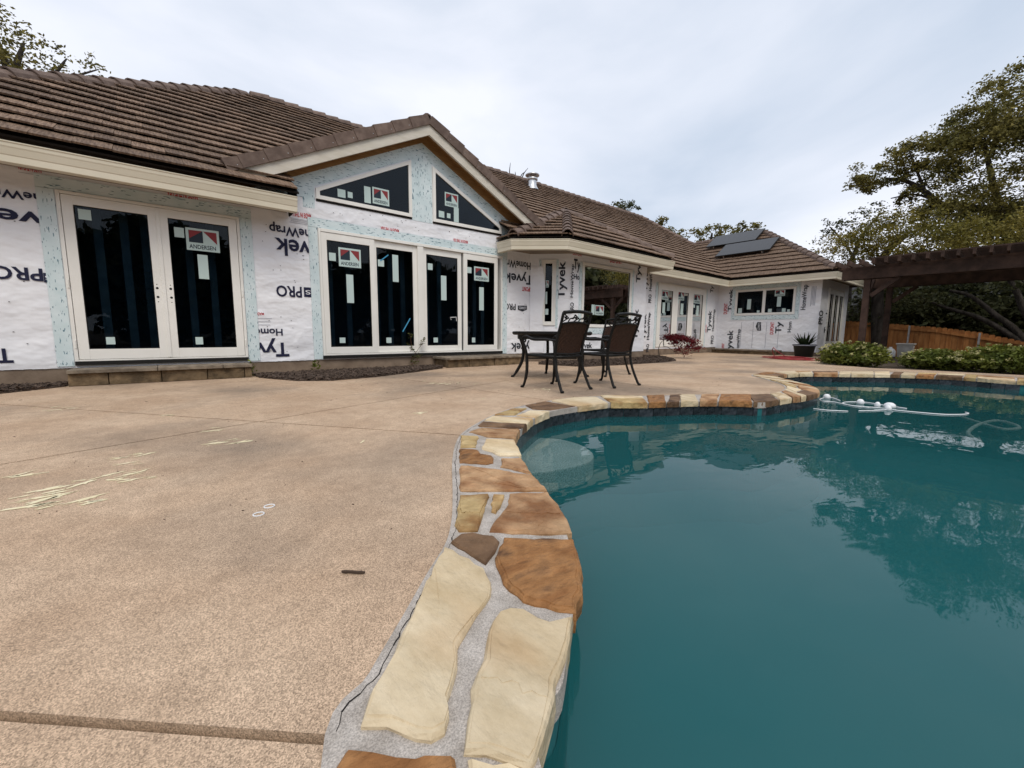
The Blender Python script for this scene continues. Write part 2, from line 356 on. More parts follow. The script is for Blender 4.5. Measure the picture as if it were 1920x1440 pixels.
# shaded joint bed pebbles in the wide joint
ja, jb = g2((0, 1342)), g2((612, 1387))
for k in range(9):
    q = ja.lerp(jb, [.02, .07, .16, .27, .33, .48, .72, .86, .94][k]); mb = MB(); rr = R.uniform(.004, .009)
    mb.lathe([(0, -rr*.6), (rr, -rr*.3), (rr*1.1, 0), (rr*.7, rr*.45), (0, rr*.6)], (q.x, q.y, -.022), 9)
    mb.build('joint_pebble', STONE['tan'] if k % 2 else mMORT, deck, True)
# coping mortar bed
coping = tag(link('pool_coping', None), kind='structure')
def strip(OL, IL, z0, z1, name, m, parent):
    no = len(OL); mb = MB(); mb.v = [(q.x, q.y, z) for z in (z1, z0) for Lp in (OL, IL) for q in Lp]
    for k in range(no):
        k2 = (k+1) % no; mb.f += [(k, k2, no+k2, no+k), (2*no+k, k, no+k, 3*no+k)[::-1] if False else (k, k2, 2*no+k2, 2*no+k), (no+k, no+k2, 3*no+k2, 3*no+k)]
    return mb.build(name, m, parent)
strip(offset_loop(OUTR, .012), offset_loop(INN, .018), -.055, .005, 'mortar_bed', mMORT, coping)
CR = offset_loop(OUTR, -.006); ck_ = MB()
for i0 in range(1, 6*27):
    q, q2 = CR[i0], CR[i0+1]; sg = max(1, int((q2-q).length/.012))
    for k in range(sg):
        a, b_ = q.lerp(q2, k/sg), q.lerp(q2, (k+1)/sg)
        if not ck_.v: prev = a
        wv = Vector((R.uniform(-1, 1), R.uniform(-1, 1)))*.004; nb = b_+wv; d = (nb-prev); nn = Vector((-d.y, d.x)).normalized()*R.uniform(.0006, .0019)
        ck_.add([(*(prev-nn), .0056), (*(nb-nn), .0056), (*(nb+nn), .0056), (*(prev+nn), .0056)], [(0, 1, 2, 3)]); prev = nb
ck_.build('crack', mDARK, coping)
def stone(P2, key, zt=.016, th=.062, jit=.0, shrink=.004):
    # irregular slab: roughened outline, chipped rim, slightly uneven top
    c = sum(P2, Vector((0, 0)))/len(P2); Q = []
    for i, q in enumerate(P2):
        nx = P2[(i+1) % len(P2)]; Lg = (nx-q).length; k = max(1, min(7, int(Lg/.03)))
        for j in range(k):
            pt = q.lerp(nx, j/k); Q.append(pt+(Vector((R.uniform(-1, 1), R.uniform(-1, 1)))*min(.0045, Lg*.1)))
    Q = [c+(q-c)*(1-shrink/max(.04, (q-c).length)) for q in Q]
    A = sum(Q[i].x*Q[(i+1) % len(Q)].y-Q[(i+1) % len(Q)].x*Q[i].y for i in range(len(Q)))
    if A < 0: Q.reverse()
    n = len(Q); tx, ty = R.uniform(-.02, .02), R.uniform(-.02, .02); V = []
    def zz(q, b_): return zt+b_+(q.x-c.x)*tx+(q.y-c.y)*ty+R.uniform(-.0012, .0012)
    for q in Q: V.append((*q, zt-th))
    for q in Q:
        qq = c+(q-c)*(1+R.uniform(-.003, .006)/max(.05, (q-c).length)); V.append((*qq, zt-th*.45))
    for q in Q: V.append((*q, zz(q, -.007)))
    for q in Q:
        qq = c+(q-c)*(1-R.uniform(.004, .009)/max(.05, (q-c).length)); V.append((*qq, zz(qq, -.001)))
    F = [tuple(range(n))[::-1], tuple(range(3*n, 4*n))]
    for l in range(3): F += [(l*n+i, l*n+(i+1) % n, (l+1)*n+(i+1) % n, (l+1)*n+i) for i in range(n)]
    mb = MB(); mb.v = V; mb.f = F
    if abs(A) > .03 and key != 'brown':
        for lay in range(2):
            an = R.uniform(0, 6.28); dn = Vector((math.cos(an), math.sin(an))); off = R.uniform(-.25, .1)*math.sqrt(abs(A)/2); pl_ = [c+(q-c)*(1-.012/max(.05, (q-c).length)) for q in Q]; out = []
            sd2 = lambda q: (q-c).dot(dn)-off
            for i in range(n):
                p_, q = pl_[i-1], pl_[i]
                if (sd2(p_) >= 0) != (sd2(q) >= 0): t_ = sd2(p_)/(sd2(p_)-sd2(q)); out.append((p_.lerp(q, t_), 1))
                if sd2(q) >= 0: out.append((q, 0))
            cut_ = [k for k, (q, f_) in enumerate(out) if f_]
            if len(cut_) == 2 and len(out) > 5:
                if (cut_[0]+1) % len(out) != cut_[1]: cut_ = [cut_[1], cut_[0]]
                a_, b2 = out[cut_[0]][0], out[cut_[1]][0]; jag = [a_.lerp(b2, t_/9)+dn*R.uniform(-.012, .012) for t_ in range(1, 9)]
                poly = [q for q, f_ in out[:cut_[0]+1]]+jag+[q for q, f_ in out[cut_[0]+1:]] if cut_[1] == cut_[0]+1 else [q for q, f_ in out]+jag
                hz_ = (.0012, .0026)[lay]; m_ = len(poly); k0 = len(mb.v)
                zf = lambda q: zt-.0005+(q.x-c.x)*tx+(q.y-c.y)*ty
                mb.v += [(*q, zf(q)-.004) for q in poly]+[(*(c+(q-c)*(1-.004/max(.05, (q-c).length))), zf(q)+hz_) for q in poly]
                mb.f += [tuple(range(k0+m_, k0+2*m_))]+[(k0+i, k0+(i+1) % m_, k0+m_+(i+1) % m_, k0+m_+i) for i in range(m_)]
    return mb.build('coping_stone', STONE[key], coping)
c1 = lambda L_: [(580+a/3, 960+b_/3) for a, b_ in L_]
traced = [
 ('cream', c1([(765, 207), (850, 250), (985, 330), (1025, 400), (1025, 480), (960, 600), (900, 690), (858, 760), (835, 800), (845, 910), (790, 1060), (770, 1130), (785, 1200), (760, 1290), (690, 1330), (600, 1325), (520, 1300), (430, 1260), (280, 1245), (330, 1080), (440, 880), (520, 700), (600, 530), (680, 370), (735, 270)])),
 ('cream', c1([(1070, 567), (1130, 552), (1200, 562), (1290, 607), (1360, 632), (1490, 614), (1475, 720), (1425, 940), (1350, 1190), (1275, 1440), (1255, 1500), (1080, 1440), (1000, 1412), (862, 1385), (872, 1200), (910, 1030), (960, 850), (1010, 690)])),
 ('brown', c1([(800, 187), (850, 143), (920, 138), (1040, 150), (1075, 190), (1050, 240), (992, 320), (900, 262)])),
 ('rust', c1([(1100, 163), (1480, 168), (1500, 230), (1535, 320), (1535, 480), (1497, 590), (1400, 575), (1200, 530), (1080, 425), (1065, 385), (1037, 320), (1037, 280), (1060, 215)])),
 ('tan', [(953, 930), (1027, 929), (1042, 945), (1058, 967), (1069, 991), (1073, 1006), (1030, 1008), (960, 1006), (915, 1002), (922, 985), (940, 965), (953, 948)]),
 ('gold', [(864, 931), (917, 929), (915, 947), (907, 967), (900, 990), (895, 1001), (860, 1002), (853, 990), (856, 965)]),
 ('gold', [(925, 931), (947, 931), (943, 949), (929, 967), (921, 963), (921, 949)]),
 ('tan', [(861, 875), (936, 884), (1002, 898), (1026, 925), (895, 925), (861, 925)]),
 ('rust', [(860, 845), (895, 847), (902, 855), (925, 859), (926, 871), (913, 874), (860, 871)]),
 ('tan', [(940, 864), (979, 863), (1000, 893), (938, 879)]),
 ('gold', [(864.5, 819), (898, 821), (892, 842), (862, 842)]),
 ('cream', [(911, 825), (966, 829), (978, 858), (936, 858), (922, 851), (902, 845)]),
 ('tan', [(878, 812), (900, 805), (975, 808), (967, 826), (913, 822)]),
 ('brown', [(896, 799.5), (904, 793), (988, 799), (978, 806), (898, 802.5)]),
 ('cream', [(907, 790.5), (922, 783), (1000, 788), (989, 797.5)]),
 ('gold', [(926, 780.5), (960, 768.5), (988, 767.8), (965, 780.5)]),
 ('cream', [(968, 782), (993, 772), (1031, 774), (1004, 785.5)]),
 ('brown', [(985, 762.5), (1022, 755), (1079, 763.5), (1033, 771), (998, 769)]),
 ('cream', [(1034, 754), (1075, 747.5), (1118, 745.5), (1140, 757), (1084, 764)]),
 ('rust', [(643, 1424), (690, 1419), (740, 1431), (787, 1438), (813, 1428), (857, 1434), (866, 1500), (600, 1500)]),
 ('cream', [(872, 1432), (920, 1438), (990, 1450), (1020, 1475), (1000, 1540), (885, 1520)]),
]
for key, P in traced: stone([g2(q) for q in P], key)
# remaining stones: cells between outer and inner edge
so_ = spline([g2(a).to_3d() for a, b_ in OUT_IN]+[Vector((*q, 0)) for q in tailO], 10)
si_ = spline([g2(b_).to_3d() for a, b_ in OUT_IN]+[Vector((*q, 0)) for q in tailI], 10)
acc = [0]
for i in range(1, len(so_)): acc.append(acc[-1]+((so_[i]-so_[i-1]).length+(si_[i]-si_[i-1]).length)/2)
def samp(C, s):
    for i in range(1, len(acc)):
        if acc[i] >= s:
            t_ = (s-acc[i-1])/max(1e-9, acc[i]-acc[i-1]); return C[i-1].lerp(C[i], t_).to_2d()
    return C[-1].to_2d()
s = .02; keys = ['cream', 'tan', 'gold', 'cream', 'rust', 'cream', 'brown', 'gold', 'tan', 'cream']; kk = 0
while s < acc[-1]-.3:
    wd = R.choice([.16, .22, .28, .36, .45]); a0, a1 = s+.008, s+wd-.008; sk = R.uniform(-.05, .05)
    O0, O1, I0, I1 = samp(so_, max(0, a0+sk)), samp(so_, a1+sk), samp(si_, a0), samp(si_, a1)
    Om, Im = samp(so_, (a0+a1)/2+sk), samp(si_, (a0+a1)/2)
    if wd > .25 and R.random() < .6:
        f0, f1 = R.uniform(.35, .6), R.uniform(.35, .6)
        stone([O0.lerp(I0, .03), O0.lerp(I0, f0-.03), O1.lerp(I1, f1-.03), O1.lerp(I1, .03), Om.lerp(Im, .03)], keys[kk % 10]); kk += 1+R.randint(0, 1)
        stone([O0.lerp(I0, f0+.03), I0, Im, I1, O1.lerp(I1, f1+.03)], keys[kk % 10])
    else: stone([O0.lerp(I0, .02), I0, Im, I1, O1.lerp(I1, .02), Om.lerp(Im, .02)], keys[kk % 10])
    kk += 1+R.randint(0, 2); s += wd
# near stones behind the camera's foot
# pool shell
WZ = -.135
shell = offset_loop(INN, .03); n = len(shell); mb = MB()
for q in shell: mb.v.append((q.x, q.y, -.05))
low = offset_loop(shell, -.12)
for q in shell: mb.v.append((q.x, q.y, -.95))
for q in low: mb.v.append((q.x, q.y, -1.25))
for l in range(2): mb.f += [(l*n+i, l*n+(i+1) % n, (l+1)*n+(i+1) % n, (l+1)*n+i) for i in range(n)]
mb.f.append(tuple(range(2*n, 3*n))); pool = mb.build('pool_shell', mPOOL); tag(pool, kind='structure')
# waterline tiles, each its own piece, on the stretches the view can see
sp = [q.to_3d() for q in offset_loop(INN, .022)]
lens = [0]
for i in range(n): lens.append(lens[-1]+(sp[(i+1) % n]-sp[i]).length)
def sloop(s_):
    for i in range(n):
        if lens[i+1] >= s_: 
            t_ = (s_-lens[i])/max(1e-9, lens[i+1]-lens[i]); return sp[i].lerp(sp[(i+1) % n], t_)
    return sp[0]
tme = MB().box((0, 0, 0), (.147, .012, .147)).mesh('pool_tile', mTILEP)
startL = lens[6*14]; endL = lens[6*41]; k = 0
gro = MB(); 
while startL+k*.153 < endL:
    a, b_ = sloop(startL+k*.153), sloop(startL+k*.153+.150); m_ = (a+b_)/2; d = (b_-a)
    o = link('pool_tile', tme, pool); o.location = (m_.x, m_.y, -.118); o.rotation_euler = (0, 0, math.atan2(d.y, d.x)); k += 1
# water body
mb = MB(); wl = offset_loop(INN, .028)
for q in wl: mb.v.append((q.x, q.y, WZ))
mb.f = [tuple(range(n))]
water = mb.build('pool_water', mWATER); tag(water, kind='structure')
bm = bmesh.new(); bm.from_mesh(water.data); bmesh.ops.triangulate(bm, faces=bm.faces)
for f in bm.faces:
    f.normal_update()
    if f.normal.z < 0: f.normal_flip()
bm.to_mesh(water.data); bm.free()
# submerged steps
def shelf(name, pts, zt, zb):
    P = [gp(*q, zt).to_2d() for q in pts]; P = [q.to_2d() for q in spline([q.to_3d() for q in P], 5, True)]
    A = sum(P[i].x*P[(i+1) % len(P)].y-P[(i+1) % len(P)].x*P[i].y for i in range(len(P)))
    if A < 0: P.reverse()
    mb = MB().prism([Vector((q.x, q.y, zb)) for q in P], (0, 0, zt-zb)); return mb.build(name, mPSTEP, pool, bevel=.02)
shelf('bench_seat', [(955, 850), (975, 822), (1040, 822), (1085, 832), (1112, 850), (1104, 866), (1060, 878), (1000, 886), (965, 878)], -.19, -.33)
# ================================================================== HOUSE
YF, YB, XW, YS = 7.63, 6.9, 16.7, 4.3
house = thing('house', 'single-storey house wrapped in white building wrap with brown tiled roof behind the pool', 'house', (4, 7.63, 0))
def child(o, p=None):
    o.parent = p or house; o.matrix_parent_inverse = (p or house).matrix_world.inverted() if p is None else Matrix(); return o
bpy.context.view_layer.update()
HI = Matrix.Translation((-4, -7.63, 0))
def hp(o):  # parent a world-space part to the house empty
    o.parent = house; o.matrix_parent_inverse = HI; return o
class Plane:
    def __init__(s, o, ux, n): s.o = Vector(o); s.ux = Vector(ux).normalized(); s.n = Vector(n).normalized(); s.uz = Vector((0, 0, 1))
    def P(s, u, z, n=0): return s.o+s.ux*u+s.uz*z+s.n*n
    def px(s, x, y, n=0):
        q = atp(x, y, s.o+s.n*n, s.n)-s.o; return q.dot(s.ux), q.z
    def box(s, mb, u0, u1, z0, z1, n0, n1):
        P = [s.P(u, z, k) for u in (u0, u1) for k in (n0, n1) for z in (z0, z1)]
        return mb.add(P, [(0, 1, 3, 2), (4, 6, 7, 5), (0, 4, 5, 1), (2, 3, 7, 6), (0, 2, 6, 4), (1, 5, 7, 3)])
PF = Plane((0, YF, 0), (1, 0, 0), (0, -1, 0)); PB = Plane((0, YB, 0), (1, 0, 0), (0, -1, 0))
QA, QB = Vector((6.82, YF, 0)), Vector((7.55, YB, 0)); PQ = Plane(QA, QB-QA, Vector((-1, -1, 0)))
PW = Plane((XW, 0, 0), (0, -1, 0), (-1, 0, 0)); PS = Plane((0, YS, 0), (1, 0, 0), (0, -1, 0))
def wall(name, pl, u0, u1, z0, z1, holes, th=.12, m=mTYVEK):
    us = sorted({u0, u1, *[h[0] for h in holes], *[h[1] for h in holes]}); zs = sorted({z0, z1, *[h[2] for h in holes], *[h[3] for h in holes]})
    mb = MB()
    for i in range(len(us)-1):
        for j in range(len(zs)-1):
            cu, cz = (us[i]+us[i+1])/2, (zs[j]+zs[j+1])/2
            if any(h[0] < cu < h[1] and h[2] < cz < h[3] for h in holes): continue
            k = 1+int((us[i+1]-us[i])/.25); l = 1+int((zs[j+1]-zs[j])/.25)
            pl.box(mb, us[i], us[i+1], zs[j], zs[j+1], -th, 0)
    o = mb.build(name, m)
    bm = bmesh.new(); bm.from_mesh(o.data); bmesh.ops.remove_doubles(bm, verts=bm.verts, dist=1e-4)
    seen = {}; 
    for f in bm.faces: seen.setdefault(tuple(sorted(v.index for v in f.verts)), []).append(f)
    bmesh.ops.delete(bm, geom=[f for L_ in seen.values() if len(L_) > 1 for f in L_], context='FACES_ONLY'); bm.to_mesh(o.data); bm.free()
    return hp(o)
FD = (-.934, .945, .281, 2.372); SL = (2.055, 5.958, .273, 2.40); TR = (12.38, 15.63, .27, 2.362)
bw0, bz1 = PB.px(1092, 491); bw1, _z = PB.px(1185, 505); _t, bz0 = PB.px(1090, 613.5)
BW = (bw0, bw1, bz0, bz1)
nu0, nz1 = PQ.px(1016, 487); nu1, _z = PQ.px(1043, 490); _t, nz0 = PQ.px(1035, 610)
NW = (nu0, nu1, nz0, nz1)
WW = (-7.0, -5.02, 1.408, 2.354)
SD = (17.5, 19.4, .26, 2.3)
wallF = wall('wall', PF, -3.3, 6.82, .2, 2.62, [FD, SL])
wallF2 = wall('wall', PF, 10.6, XW+.12, .2, 2.62, [TR])
wallB = wall('wall', PB, 7.55, 10.6, .2, 2.62, [BW])
wallQ = wall('wall', PQ, 0, (QB-QA).length, .2, 2.62, [NW])
wallW = wall('wall', PW, -YF-.1, -YS, .12, 2.62, [WW])
wallS = wall('wall', PS, XW+.12, 20, .12, 2.62, [SD])
# gable wall above, wrapped mostly in tape
GA, GS = 4.0, .5
gz = lambda u: 4.40-GS*abs(u-GA)
mb = MB(); P = [PF.P(.6, 2.62, -.1), PF.P(7.4, 2.62, -.1), PF.P(7.4, gz(7.4), -.1), PF.P(GA, gz(GA), -.1), PF.P(.6, gz(.6), -.1)]
mb.prism(P, (0, -.1, 0)); gab = hp(mb.build('gable_wall', mTYVEK))
# flashing tapes
def tapebox(pl, u0, u1, z0, z1, vert, w_=None, n=.004):
    mb = MB(); pl.box(mb, u0, u1, z0, z1, .0005, n); o = mb.build('flashing_tape', mTAPEV if vert else mTAPEH); return hp(o)
def surround(pl, H_, wd=.16, top=True, side=True, bottom=False, n=.0128):
    if side: tapebox(pl, H_[0]-wd, H_[0]-.01, H_[2]-.06, H_[3]+.0, True, n=n); tapebox(pl, H_[1]+.01, H_[1]+wd, H_[2]-.06, H_[3]+.0, True, n=n)
    if top: tapebox(pl, H_[0]-wd, H_[1]+wd, H_[3]+.004, H_[3]+.15, False, n=n+.002)
    if bottom: tapebox(pl, H_[0]-wd, H_[1]+wd, H_[2]-.16, H_[2]-.01, False, n=n+.002)
surround(PF, FD); surround(PF, SL, .15); surround(PF, TR, .12, top=False); surround(PB, BW, .1, top=False, bottom=True); surround(PW, WW, .12, bottom=True); surround(PQ, NW, .06, top=False)
# gable tape panels
GW1 = [(2.05, 2.865), (3.765, 2.865), (3.765, 3.895), (2.05, 3.03)]; GW2 = [(4.215, 2.865), (5.93, 2.88), (5.93, 3.03), (4.215, 3.895)]
def polytape(pts, vert, n=.004):
    mb = MB().prism([PF.P(u, z, .0005) for u, z in pts], PF.n*n); o = mb.build('flashing_tape', mTAPEV if vert else mTAPEH); hp(o)
polytape([(3.775, 2.82), (4.205, 2.82), (4.205, 3.93), (4.0, 4.1), (3.775, 3.93)], True)
polytape([(1.5, 2.85), (1.85, 2.85), (2.04, 3.06), (3.8, 3.94), (4.0, 4.1), (4.0, 4.36), (1.3, 3.0)], False, .006)
polytape([(6.6, 2.9), (6.7, 3.0), (4.0, 4.36), (4.0, 4.1), (4.2, 3.94), (5.94, 3.06), (6.1, 2.85)], False, .006)
polytape([(1.85, 2.7), (2.03, 2.7), (2.03, 3.05), (1.85, 2.95)], True); polytape([(5.95, 2.7), (6.13, 2.7), (6.13, 2.95), (5.95, 3.05)], True)
# glazed units -------------------------------------------------------
def frame_ring(mb, pl, u0, u1, z0, z1, wl, wr, wb, wt, n0, n1):
    pl.box(mb, u0, u0+wl, z0, z1, n0, n1); pl.box(mb, u1-wr, u1, z0, z1, n0, n1); pl.box(mb, u0+wl, u1-wr, z0, z0+wb, n0, n1-.001); pl.box(mb, u0+wl, u1-wr, z1-wt, z1, n0, n1-.001)
def room(pl, H_, studs, dep=.9, mg=.4):
    # dim unfinished room behind the opening
    mb = MB(); a, b_, c, d = H_
    a -= mg; b_ += mg
    P = [pl.P(u, z, n) for u in (a, b_) for n in (-.13, -dep) for z in (.1, 2.6)]
    mb.add(P, [(0, 1, 3, 2), (4, 6, 7, 5), (0, 2, 6, 4), (1, 5, 7, 3), (2, 3, 7, 6)])
    r_ = hp(mb.build('room', mROOM))
    for u in studs:
        s_ = MB(); pl.box(s_, u-.045, u+.045, .11, 2.59, -.32, -.28); s_.build('stud', mSTUD, r_)
    return r_
def sash(parent, pl, u0, u1, z0, z1, st, sb, stp, n1, name='sash'):
    mb = MB(); frame_ring(mb, pl, u0, u1, z0, z1, st, st, sb, stp, n1-.05, n1)
    o = mb.build(name, mFRAME, parent, bevel=.003)
    g = MB(); pl.box(g, u0+st-.004, u1-st+.004, z0+sb-.004, z1-stp+.004, n1-.032, n1-.026); g.build('glass_pane', mGLASS, o)
    gs = MB(); frame_ring(gs, pl, u0+st, u1-st, z0+sb, z1-stp, .008, .008, .008, .008, n1-.03, n1-.014); gs.build('glazing_gasket', mDARK, o)
    return o
# french door
fd = hp(link('french_door', None)); mb = MB(); frame_ring(mb, PF, *FD, .035, .035, .02, .035, -.08, .03); mb.build('door_frame', mFRAME, fd, bevel=.003)
mid = (FD[0]+FD[1])/2
sash(fd, PF, FD[0]+.04, mid-.004, FD[2]+.025, FD[3]-.04, .10, .13, .11, .022, 'door_leaf'); sash(fd, PF, mid+.004, FD[1]-.04, FD[2]+.025, FD[3]-.04, .10, .13, .11, .022, 'door_leaf')
mb = MB(); PF.box(mb, mid-.02, mid+.02, FD[2]+.03, FD[3]-.045, .023, .034); mb.build('astragal', mFRAME, fd, bevel=.003)
mb = MB(); PF.box(mb, FD[0], FD[1], FD[2]-.05, FD[2]-.002, -.08, .035); mb.build('threshold', mDARK, fd)
for u in (FD[0]+.022, FD[1]-.022):
    for z in (.5, 1.25, 2.1):
        mb = MB(); mb.tube([PF.P(u, z-.05, .034), PF.P(u, z+.05, .034)], .009, 8); mb.build('hinge', mFRAME, fd)
for du in (-.09, .09):
    for z, r_ in ((1.14, .016), (1.26, .016), (1.075, .006), (1.31, .006)):
        mb = MB(); mb.tube([PF.P(mid+du*.8, z, .018), PF.P(mid+du*.8, z, .0235)], r_, 10); mb.build('lock_hole', mDARK, fd)
room(PF, FD, [-.62, -.36, -.15, .33, .6])
# slider, four panels
sl = hp(link('sliding_door', None)); mb = MB(); frame_ring(mb, PF, *SL, .035, .035, .03, .05, -.1, .035); mb.build('door_frame', mFRAME, sl, bevel=.003)
w4 = (SL[1]-SL[0]-.08)/4; u = SL[0]+.04
GX = [(2.184, 2.919), (3.054, 3.775), (4.067, 4.795), (5.011, 5.736)]
for i, (a, b_) in enumerate(GX):
    n1 = .024 if i in (0, 3) else -.012
    sash(sl, PF, a-.09, b_+.09, SL[2]+.035, SL[3]-.055, .09, .11, .12, n1, 'door_panel')
mb = MB(); PF.box(mb, 3.86, 3.985, SL[2]+.035, SL[3]-.055, -.011, .03); mb.build('meeting_stile', mFRAME, sl, bevel=.004)
mb = MB(); PF.box(mb, SL[0]-.01, SL[1]+.01, SL[2]-.055, SL[2]-.002, -.08, .04); mb.build('threshold', mDARK, sl)
mb = MB(); mb.tube([PF.P(4.62, .95, -.005), PF.P(4.60, 1.0, .0), PF.P(4.74, 1.01, .0), PF.P(4.75, .93, .0)], .008, 6); mb.build('taped_label', mWHITE, sl)
room(PF, SL, [2.3, 2.62, 3.15, 3.42, 3.68, 4.2, 4.5, 5.1, 5.4, 5.62])
# triple door
td = hp(link('patio_door', None)); mb = MB(); frame_ring(mb, PF, *TR, .04, .04, .03, .05, -.1, .03); mb.build('door_frame', mFRAME, td, bevel=.003)
w3 = (TR[1]-TR[0]-.08)/3
for i in range(3): sash(td, PF, TR[0]+.04+i*w3+.004, TR[0]+.04+(i+1)*w3-.004, TR[2]+.03, TR[3]-.05, .17, .2, .18, .02, 'door_leaf')
room(PF, TR, [12.8, 13.6, 14.8])
for nm, pl, H_, nleaf, st in (('picture_window', PB, BW, 1, .05), ('side_window', PQ, NW, 1, .06), ('slider_window', PW, WW, 2, .05)):
    o = hp(link(nm, None)); mb = MB(); frame_ring(mb, pl, *H_, .03, .03, .03, .03, -.08, .03); mb.build('window_frame', mFRAME, o, bevel=.003)
    wl_ = (H_[1]-H_[0]-.06)/nleaf
    for i in range(nleaf): sash(o, pl, H_[0]+.03+i*wl_, H_[0]+.03+(i+1)*wl_, H_[2]+.03, H_[3]-.03, st, st, st, .02, 'sash')
    room(pl, H_, [], .35, .02)
o = hp(link('patio_door', None)); mb = MB(); frame_ring(mb, PS, *SD, .04, .04, .03, .05, -.1, .03); mb.build('door_frame', mFRAME, o)
for i in range(3): sash(o, PS, SD[0]+.04+i*.6, SD[0]+.04+(i+1)*.6, SD[2]+.03, SD[3]-.05, .1, .2, .15, .02, 'door_leaf')
room(PS, SD, [], .5, .02)
# gable windows (trapezoids)
def inset(pts, d):
    n_ = len(pts); res = []
    for i in range(n_):
        a, b_, c = Vector(pts[i-1]), Vector(pts[i]), Vector(pts[(i+1) % n_])
        d1 = (b_-a).normalized(); d2 = (c-b_).normalized(); n1_ = Vector((-d1.y, d1.x)); n2_ = Vector((-d2.y, d2.x))
        bis = (n1_+n2_); res.append(b_+bis*(d/(1+n1_.dot(n2_))))
    return res
for G in (GW1, GW2):
    o = hp(link('gable_window', None)); I_ = inset(G, .06); J_ = inset(G, .075); mb = MB(); n_ = 4
    V = [PF.P(*q, .001) for q in G]+[PF.P(*q, .035) for q in G]+[PF.P(*q, .035) for q in I_]+[PF.P(*q, .004) for q in I_]
    F = []
    for l in range(3): F += [(l*4+i, l*4+(i+1) % 4, (l+1)*4+(i+1) % 4, (l+1)*4+i) for i in range(4)]
    mb.add(V, F); mb.build('window_frame', mFRAME, o)
    mb = MB().prism([PF.P(*q, .008) for q in inset(G, .05)], PF.n*.004); mb.build('glass_pane', mGLASS, o)
    mb = MB().prism([PF.P(*q, .001) for q in inset(G, .03)], PF.n*.004); mb.build('dark_interior', mROOM, o)
    mb = MB().prism([PF.P(u, z-.035, .0005) for u, z in (G[0], G[1])]+[PF.P(u, z, .0005) for u, z in (G[1], G[0])], PF.n*.012); mb.build('sill_gap', mDARK, o)
# foundation strip
for pl, a, b_ in ((PF, -3.3, 6.9), (PF, 10.5, XW), (PB, 7.55, 10.6), (PQ, 0, 1.03), (PW, -YF, -YS), (PS, XW, 20)):
    mb = MB(); pl.box(mb, a, b_, -.02, .197 if pl not in (PW, PS) else .118, -.12, -.01); hp(mb.build('foundation', mFOUND))
def wrap_sheet(w_, pl, u0, u1, z0, z1, folds, seed):
    q = random.Random(seed); st = .022; nu, nz_ = max(4, int((u1-u0)/st)), max(4, int((z1-z0)/st)); Fd = []
    for i in range(folds):
        an = q.choice([q.gauss(0, .25), q.gauss(0, .25), q.gauss(.7, .2), q.gauss(-.7, .2), q.gauss(1.5, .15)]); Fd.append((q.uniform(u0, u1), q.uniform(z0, z1), math.cos(an), math.sin(an), q.uniform(.0015, .0055), q.uniform(.014, .035), q.uniform(.12, .45), q.uniform(-.6, .6)))
    mb = MB()
    for j in range(nz_+1):
        for i in range(nu+1):
            u, z = u0+(u1-u0)*i/nu, z0+(z1-z0)*j/nz_; h_ = .0015
            for cu, cz, ca, sa, A_, w_2, L_, cv in Fd:
                du, dz = u-cu, z-cz; a = du*ca+dz*sa; b_ = -du*sa+dz*ca+cv*a*a
                if abs(a) < 2*L_ and abs(b_) < 3*w_2: h_ += A_*math.exp(-(a/L_)**2-(b_/w_2)**2)
            e_ = min(i, nu-i, j, nz_-j); ed = (q.uniform(-.003, .003) if e_ == 0 else 0)
            mb.v.append(tuple(pl.P(u+ed, z+ed, min(h_, .0095))))
    for j in range(nz_):
        for i in range(nu): a = j*(nu+1)+i; mb.f.append((a, a+1, a+nu+2, a+nu+1))
    return mb.build('wrap_sheet', mTYVEK, w_, True)
wrap_sheet(wallF, PF, -2.6, -1.10, .2, 2.42, 60, 1); wrap_sheet(wallF, PF, 1.11, 1.90, .2, 2.6, 40, 2); wrap_sheet(gab, PF, 1.9, 6.1, 2.56, 2.80, 50, 3); wrap_sheet(wallF, PF, 6.11, 6.8, .2, 2.5, 34, 4)
wrap_sheet(wallB, PB, 7.58, 10.55, .2, bz0-.17, 34, 5); wrap_sheet(wallW, PW, -7.5, -4.32, .13, 1.22, 70, 6); wrap_sheet(wallW, PW, -4.88, -4.32, 1.23, 2.5, 22, 7); wrap_sheet(wallB, PB, bw1+.12, 10.58, bz0-.16, 2.5, 12, 8); wrap_sheet(wallF2, PF, 15.78, 16.68, .2, 2.5, 20, 9)
def staples(w_, pl, u0, u1, z0, z1, k):
    mb = MB()
    for i in range(k):
        u, z = R.uniform(u0, u1), R.uniform(z0, z1); pl.box(mb, u-.006, u+.006, z-.003, z+.003, .0005, .0105)
    tag(mb.build('wrap_staples', mDARK, w_), kind='stuff')
staples(wallF, PF, -3, -1.2, .3, 2.3, 26); staples(wallF, PF, 1.2, 1.85, .3, 2.4, 22); staples(wallF, PF, 6.15, 6.8, .3, 2.4, 14); staples(wallW, PW, -6.9, -4.4, .2, 1.2, 22); staples(gab, PF, 2, 6, 2.63, 2.8, 22)
